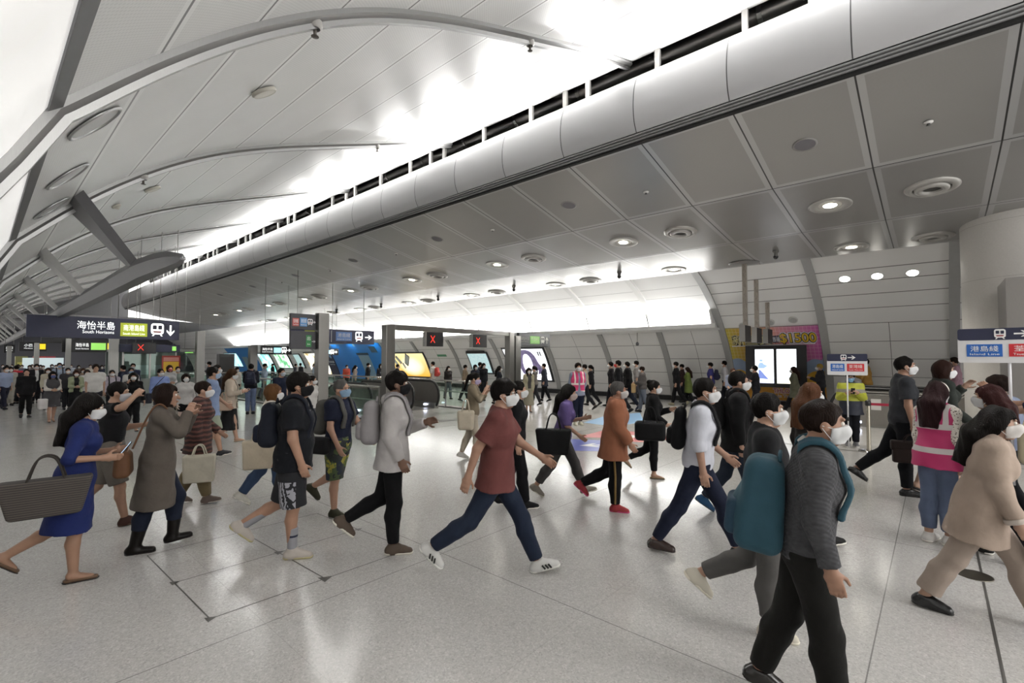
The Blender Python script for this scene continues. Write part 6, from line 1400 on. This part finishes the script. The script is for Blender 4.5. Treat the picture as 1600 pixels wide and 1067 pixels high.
# ---------------- left: crowd coming this way
P(6, 640, 573, -60, 'man in light blue shirt and navy trousers at the crowd\'s edge beneath the beam', legs='push', top=sh('#97a6c6', 1.1), bottom=tr('#1f2133'), hair=('short', 'k'), shoes='#171a24')
P(39, 653, 578, -84, 'man in black long sleeved top and black leggings walking this way', legs='smallL', top=sh('#131315', 1.95, g=.022, hem=-.08), bottom=dict(k='leggings', m='#121214', g=.014), hair=('short', 'k'), mask=None)
S = P(80, 660, 582, -80, 'woman in grey pinafore dress over white blouse with long black hair', sex='f', legs='small', aR='hold', aL='hold', top=[sh('#c9c4bc', 1.95, g=.014), dict(m='#4b4a4d', sl=0, hem=-.36, r=.15, g=.026, name='pinafore')], hair=('longf', 'k'), mask='#55659c', shoes=dict(k='flat', c='#7a5b48'))
bag(S, 'white carrier bag in the arms of the woman in the pinafore', 'bag', 'carrier_bag', '#d8d4d2', loc(S, .22, .22, .66), (.2, .2, .3), .05, h=.017)
P(24, 632, 572, 100, 'person in black and red jacket seen from behind', legs='small', top=sh(pat_bands('#a3202c', '#191719', .6, 'red_black_jacket', 2, .78), 1.9, g=.03), bottom=tr('#14141a'), hair=('short', 'k'), mask=None)
P(14, 634, 574, -75, 'person in beige jacket between the light blue shirt and the red jacket', top=sh('#aaa49a', 1.9), bottom=tr('#a39d90'), hair=('bob', 'k'))
P(55, 630, 570, -80, 'man in black suit and white shirt behind the man in black leggings', top=[sh('#d9d9da', 0, g=.012), dict(m='#17171b', sl=1.95, g=.024, open=.05, hem=-.12, name='suit_jacket')], bottom=tr('#17171c'), hair=('mop', 'k'))
P(73, 640, 576, -84, 'woman in pale cream cardigan behind the grey pinafore', sex='f', top=sh('#c2b9a2', 1.9), bottom=tr('#22222a'), hair=('long', 'n'))
S = P(91, 628, 568, -84, 'man in pale blue shirt with dark backpack straps and blue mask', top=sh('#a3b3cc', 1.1), bottom=tr('#2a2d3a'), hair=('short', 'k'), mask=BLM)
backpack(S, 'dark backpack on the man in the pale blue shirt', '#23242c', h=.018)
P(104, 640, 576, -78, 'man in charcoal jacket walking this way left of the green cardigan', top=sh('#37363a', 1.9, g=.024), bottom=tr('#1c1c22'), hair=('short', 'k'))
P(117, 650, 581, -82, 'woman in sage green cardigan over black dress looking down', sex='f', aR='hold', aL='hold', top=[sh('#17171a', 0, g=.012, hem=-.3), dict(m='#97a07e', sl=1.95, g=.022, open=.06, name='cardigan')], bottom=dict(k='skirt', m='#17171a', z=-.5, r=.18), hair=('bob', '#3a2018'))
P(128, 634, 577, -80, 'woman with long brown hair behind the green cardigan', sex='f', top=sh('#8a7767', 1.9), bottom=tr('#33302f'), hair=('long', 'n'))
P(134, 645, 580, -82, 'person in white hooded top next to the white tee', top=sh('#cfcdca', 1.9, g=.026), bottom=tr('#44424a'), hair=('bob', 'b'))
P(147, 658, 571, -84, 'tall young man in plain white tee walking this way', legs='small', top=sh('#d3d1cd', .66, g=.024), bottom=tr('#33353c'), hair=('mop', 'b'), mask=None)
S = P(173, 650, 579, -80, 'man in pale pink shirt with black backpack straps', legs='push', top=sh('#c7bccb', 1.9, g=.02), bottom=tr('#15161c'), hair=('short', 'k'))
backpack(S, 'black backpack on the man in the pale pink shirt', '#17181d', h=.018)
S = P(206, 674, 583, -84, 'woman in black trouser suit and white mask with a grey shoulder bag', sex='f', legs='pushL', aR='hand_face', aL=(4, 16, 10, 0), top=sh('#121214', 1.95, g=.022, hem=-.06, name='blazer'), bottom=tr('#101013'), hair=('longf', 'k'), shoes=dict(k='flat', c='#151517'))
bag(S, 'grey bag at the side of the woman in the black trouser suit', 'bag', 'shoulder_bag', '#4f4f55', loc(S, .34, .02, .75), (.16, .32, .26), .0, handle=.2, h=.017)
P(192, 640, 572, 150, 'man in dark navy jacket turned away behind the pink shirt', top=sh('#22263a', 1.9, g=.026), bottom=tr('#191a22'), hair=('short', 'k'), mask=None)
P(206, 636, 569, -84, 'tall man in navy top behind the white tee with blue mask', top=sh('#272c44', 1.9), bottom=tr('#1c1e28'), hair=('short', 'k'))
P(203, 648, 576, -84, 'man in white tee and blue mask behind the black suit', top=sh('#d0cdc8', .7), bottom=tr('#2b2b33'), hair=('short', 'k'), mask=BLM)
S = P(248, 665, 578, -66, 'man in cornflower blue shirt and white mask with a dark bag strap', legs='small', top=sh('#7e95cf', 1.9, g=.028), bottom=tr('#2a2d3c'), hair=('short', 'k'), glasses=True, h=.015)
bag(S, 'dark shoulder bag of the man in the cornflower blue shirt', 'bag', 'messenger_bag', '#22242e', loc(S, .30, .0, .86), (.14, .34, .28), 0, h=.017, strap_to=[S.waist + V3(.22, .05, 0), S.uchest + V3(.05, .15, .0), S.uchest + V3(-.10, .03, .1)])
P(263, 646, 572, -72, 'woman with curly hair in pale grey top looking at her phone', sex='f', aR='hold', aL='hold', top=sh('#b3b4b2', 1.9), bottom=tr('#8b9190'), hair=('bob', '#3a2018'), mask='#c26a66')
P(276, 640, 574, -76, 'person in grey and green coat behind the curly haired woman', top=sh('#7d8883', 1.9, hem=-.3), bottom=tr('#3c4442'), hair=('short', 'k'))
P(288, 680, 585, -78, 'woman in white knit top and black shorts with shoulder length hair', sex='f', legs='pushL', top=sh('#c2c0bd', 1.95, g=.024), bottom=dict(k='shorts', m='#131316', g=.016, to=.5), hair=('bob', 'b'), skin_c='#cdb3a2', shoes='#c9c4bc')
P(336, 668, 572, -40, 'man in black jacket and white mask behind the light blue shirt', top=sh('#1c1c21', 1.9, g=.026), bottom=tr('#1d1e27'), hair=('mop', 'k'))
S = P(391, 647, 570, 84, 'man in dark jacket and jeans standing with his back turned at the railing', legs='stand', aR='hold', aL='hold', top=sh('#1a1c26', 1.95, g=.026), bottom=tr('#5a6a8c'), hair=('short', 'k'), mask=None, shoes='#26262c')
backpack(S, 'dark backpack on the man in jeans at the railing', '#1d2234', h=.017)
P(437, 672, 577, -50, 'man in navy tee and pale blue mask behind the heavy built man', top=sh('#1d2438', .7), bottom=tr('#1c1e28'), hair=('short', 'k'), mask='#c3cfdd')
P(458, 660, 582, -60, 'grey haired person in dark jacket beside the man in navy tee', top=sh('#3a3a40', 1.9), bottom=tr('#24242b'), hair=('short', 'g'))
P(485, 690, 600, -30, 'person in white top behind the heavy built man', top=sh('#cfccc8', 1.2), bottom=tr('#55565c'), hair=('short', 'k'))

# ---------------- beyond the railings and along the far wall
far = [(426, 601, 575, 'm', '#1c1c22', 'short', 'person in black by the lit board beyond the glass railing'),
       (461, 603, 571, 'm', '#3a3c48', 'short', 'person in slate top under the recessed screen beyond the railing'),
       (491, 607, 569, 'm', '#8a97a8', 'short', 'person in grey blue shirt beside the second lit board'),
       (541, 611, 577, 'm', '#b8452e', 'short', 'person in bright orange red jacket in front of the dark blue poster'),
       (554, 612, 573, 'f', '#8f8179', 'long', 'long haired person in pale top before the blue wall'),
       (574, 614, 568, 'm', '#15161c', 'short', 'man in black standing against the blue wall'),
       (594, 615, 569, 'f', '#25252b', 'longf', 'woman in dark top and cream skirt against the blue wall'),
       (620, 617, 570, 'm', '#1d222f', 'short', 'person in dark jacket in front of the yellow poster'),
       (612, 620, 577, 'f', '#4f6a2c', 'bob', 'person in green top at the edge of the yellow poster'),
       (700, 624, 573, 'f', '#2b2626', 'long', 'woman in dark brown top walking along the wall panels'),
       (726, 627, 571, 'm', '#7a6a55', 'short', 'man in tan jacket leaning forward beyond the railing'),
       (742, 629, 571, 'f', '#1e2230', 'bob', 'woman in navy top facing this way beyond the railing'),
       (749, 623, 567, 'm', '#3a3f52', 'short', 'man in slate shirt before the recessed screen'),
       (755, 626, 568, 'f', '#17181d', 'long', 'woman in black passing the recessed screen'),
       (779, 632, 573, 'f', '#20222c', 'long', 'woman in dark blue beside the right hand portal post'),
       (327, 622, 566, 'm', '#3c3f4a', 'short', 'small far figure in dark top left of the black kiosk'),
       (369, 628, 575, 'f', '#c2bdb6', 'bob', 'small far figure in white by the blue wall'),
       (412, 624, 569, 'm', '#8fa0b4', 'short', 'small far figure in pale blue near the blue poster')]
for px, fy, hy, sx, c, hs, lb in far:
    P(px, fy, hy, random.choice([0, 176, 178, 4, -60]), lb, sex=sx, legs=random.choice(['small', 'push', 'smallL']), top=sh(c, 1.9, g=.022), bottom=tr(random.choice(['#23252e', '#17181d', '#3a3d48', '#5a5f6c']) if 'cream' not in lb else '#c0b59c'), hair=(hs, 'k'), h=.026)
S = P(469, 605, 568, 100, 'man in white shirt with black backpack seen from behind beyond the railing', legs='small', top=sh('#c9c9cb', 1.1), bottom=tr('#2a2b33'), hair=('short', 'k'), mask=None, h=.022)
backpack(S, 'black backpack on the man in white shirt beyond the railing', '#17181d', h=.022, strap=False)
S = P(677, 622, 566, 150, 'man in pale tee carrying a bright red backpack beyond the railing', legs='small', top=sh('#b9b4ae', .8), bottom=tr('#a9a69f'), hair=('short', 'k'), mask=None, h=.02)
backpack(S, 'bright red backpack on the man in the pale tee', '#b0352b', h=.02, strap=False)
# the far crowd under the dark signs
cr = [(3, 607, 571, '#4a4c55', 'grey coat'), (9, 612, 573, '#8f8b86', 'stone jacket'), (17, 606, 570, '#26272e', 'black hoodie'), (27, 608, 570, '#c0bcb5', 'cream top'), (33, 610, 572, '#5f6a80', 'steel blue shirt'), (45, 612, 573, '#a7a29a', 'oatmeal sweater'),
      (49, 608, 570, '#2f2a2a', 'dark brown coat'), (62, 610, 572, '#7d3a3a', 'maroon top'), (66, 614, 573, '#d0cecb', 'white shirt'), (80, 606, 570, '#3a4a64', 'denim blue jacket'), (86, 610, 572, '#6d6a5e', 'olive grey vest'), (98, 606, 570, '#18191e', 'black blazer'),
      (110, 608, 571, '#b4bccb', 'ice blue shirt'), (122, 612, 573, '#5a4a42', 'umber cardigan'), (140, 608, 571, '#d2cdc4', 'ivory blouse'), (158, 612, 572, '#2a3040', 'midnight jacket'), (164, 608, 571, '#8b7f88', 'mauve top'), (182, 606, 570, '#44474d', 'graphite shirt')]
for i, (px, fy, hy, c, nm) in enumerate(cr):
    P(px, fy, hy, -84, 'far passer-by wearing a %s in the crowd below the hanging signs' % nm, sex='f' if i % 2 else 'm', legs=random.choice(['small', 'smallL']), top=sh(c, 1.9, g=.022), bottom=tr(random.choice(['#23252e', '#17181d', '#3a3d48'])), hair=('bob' if i % 2 else 'short', 'k'), group='far crowd below the hanging signs', h=.028)
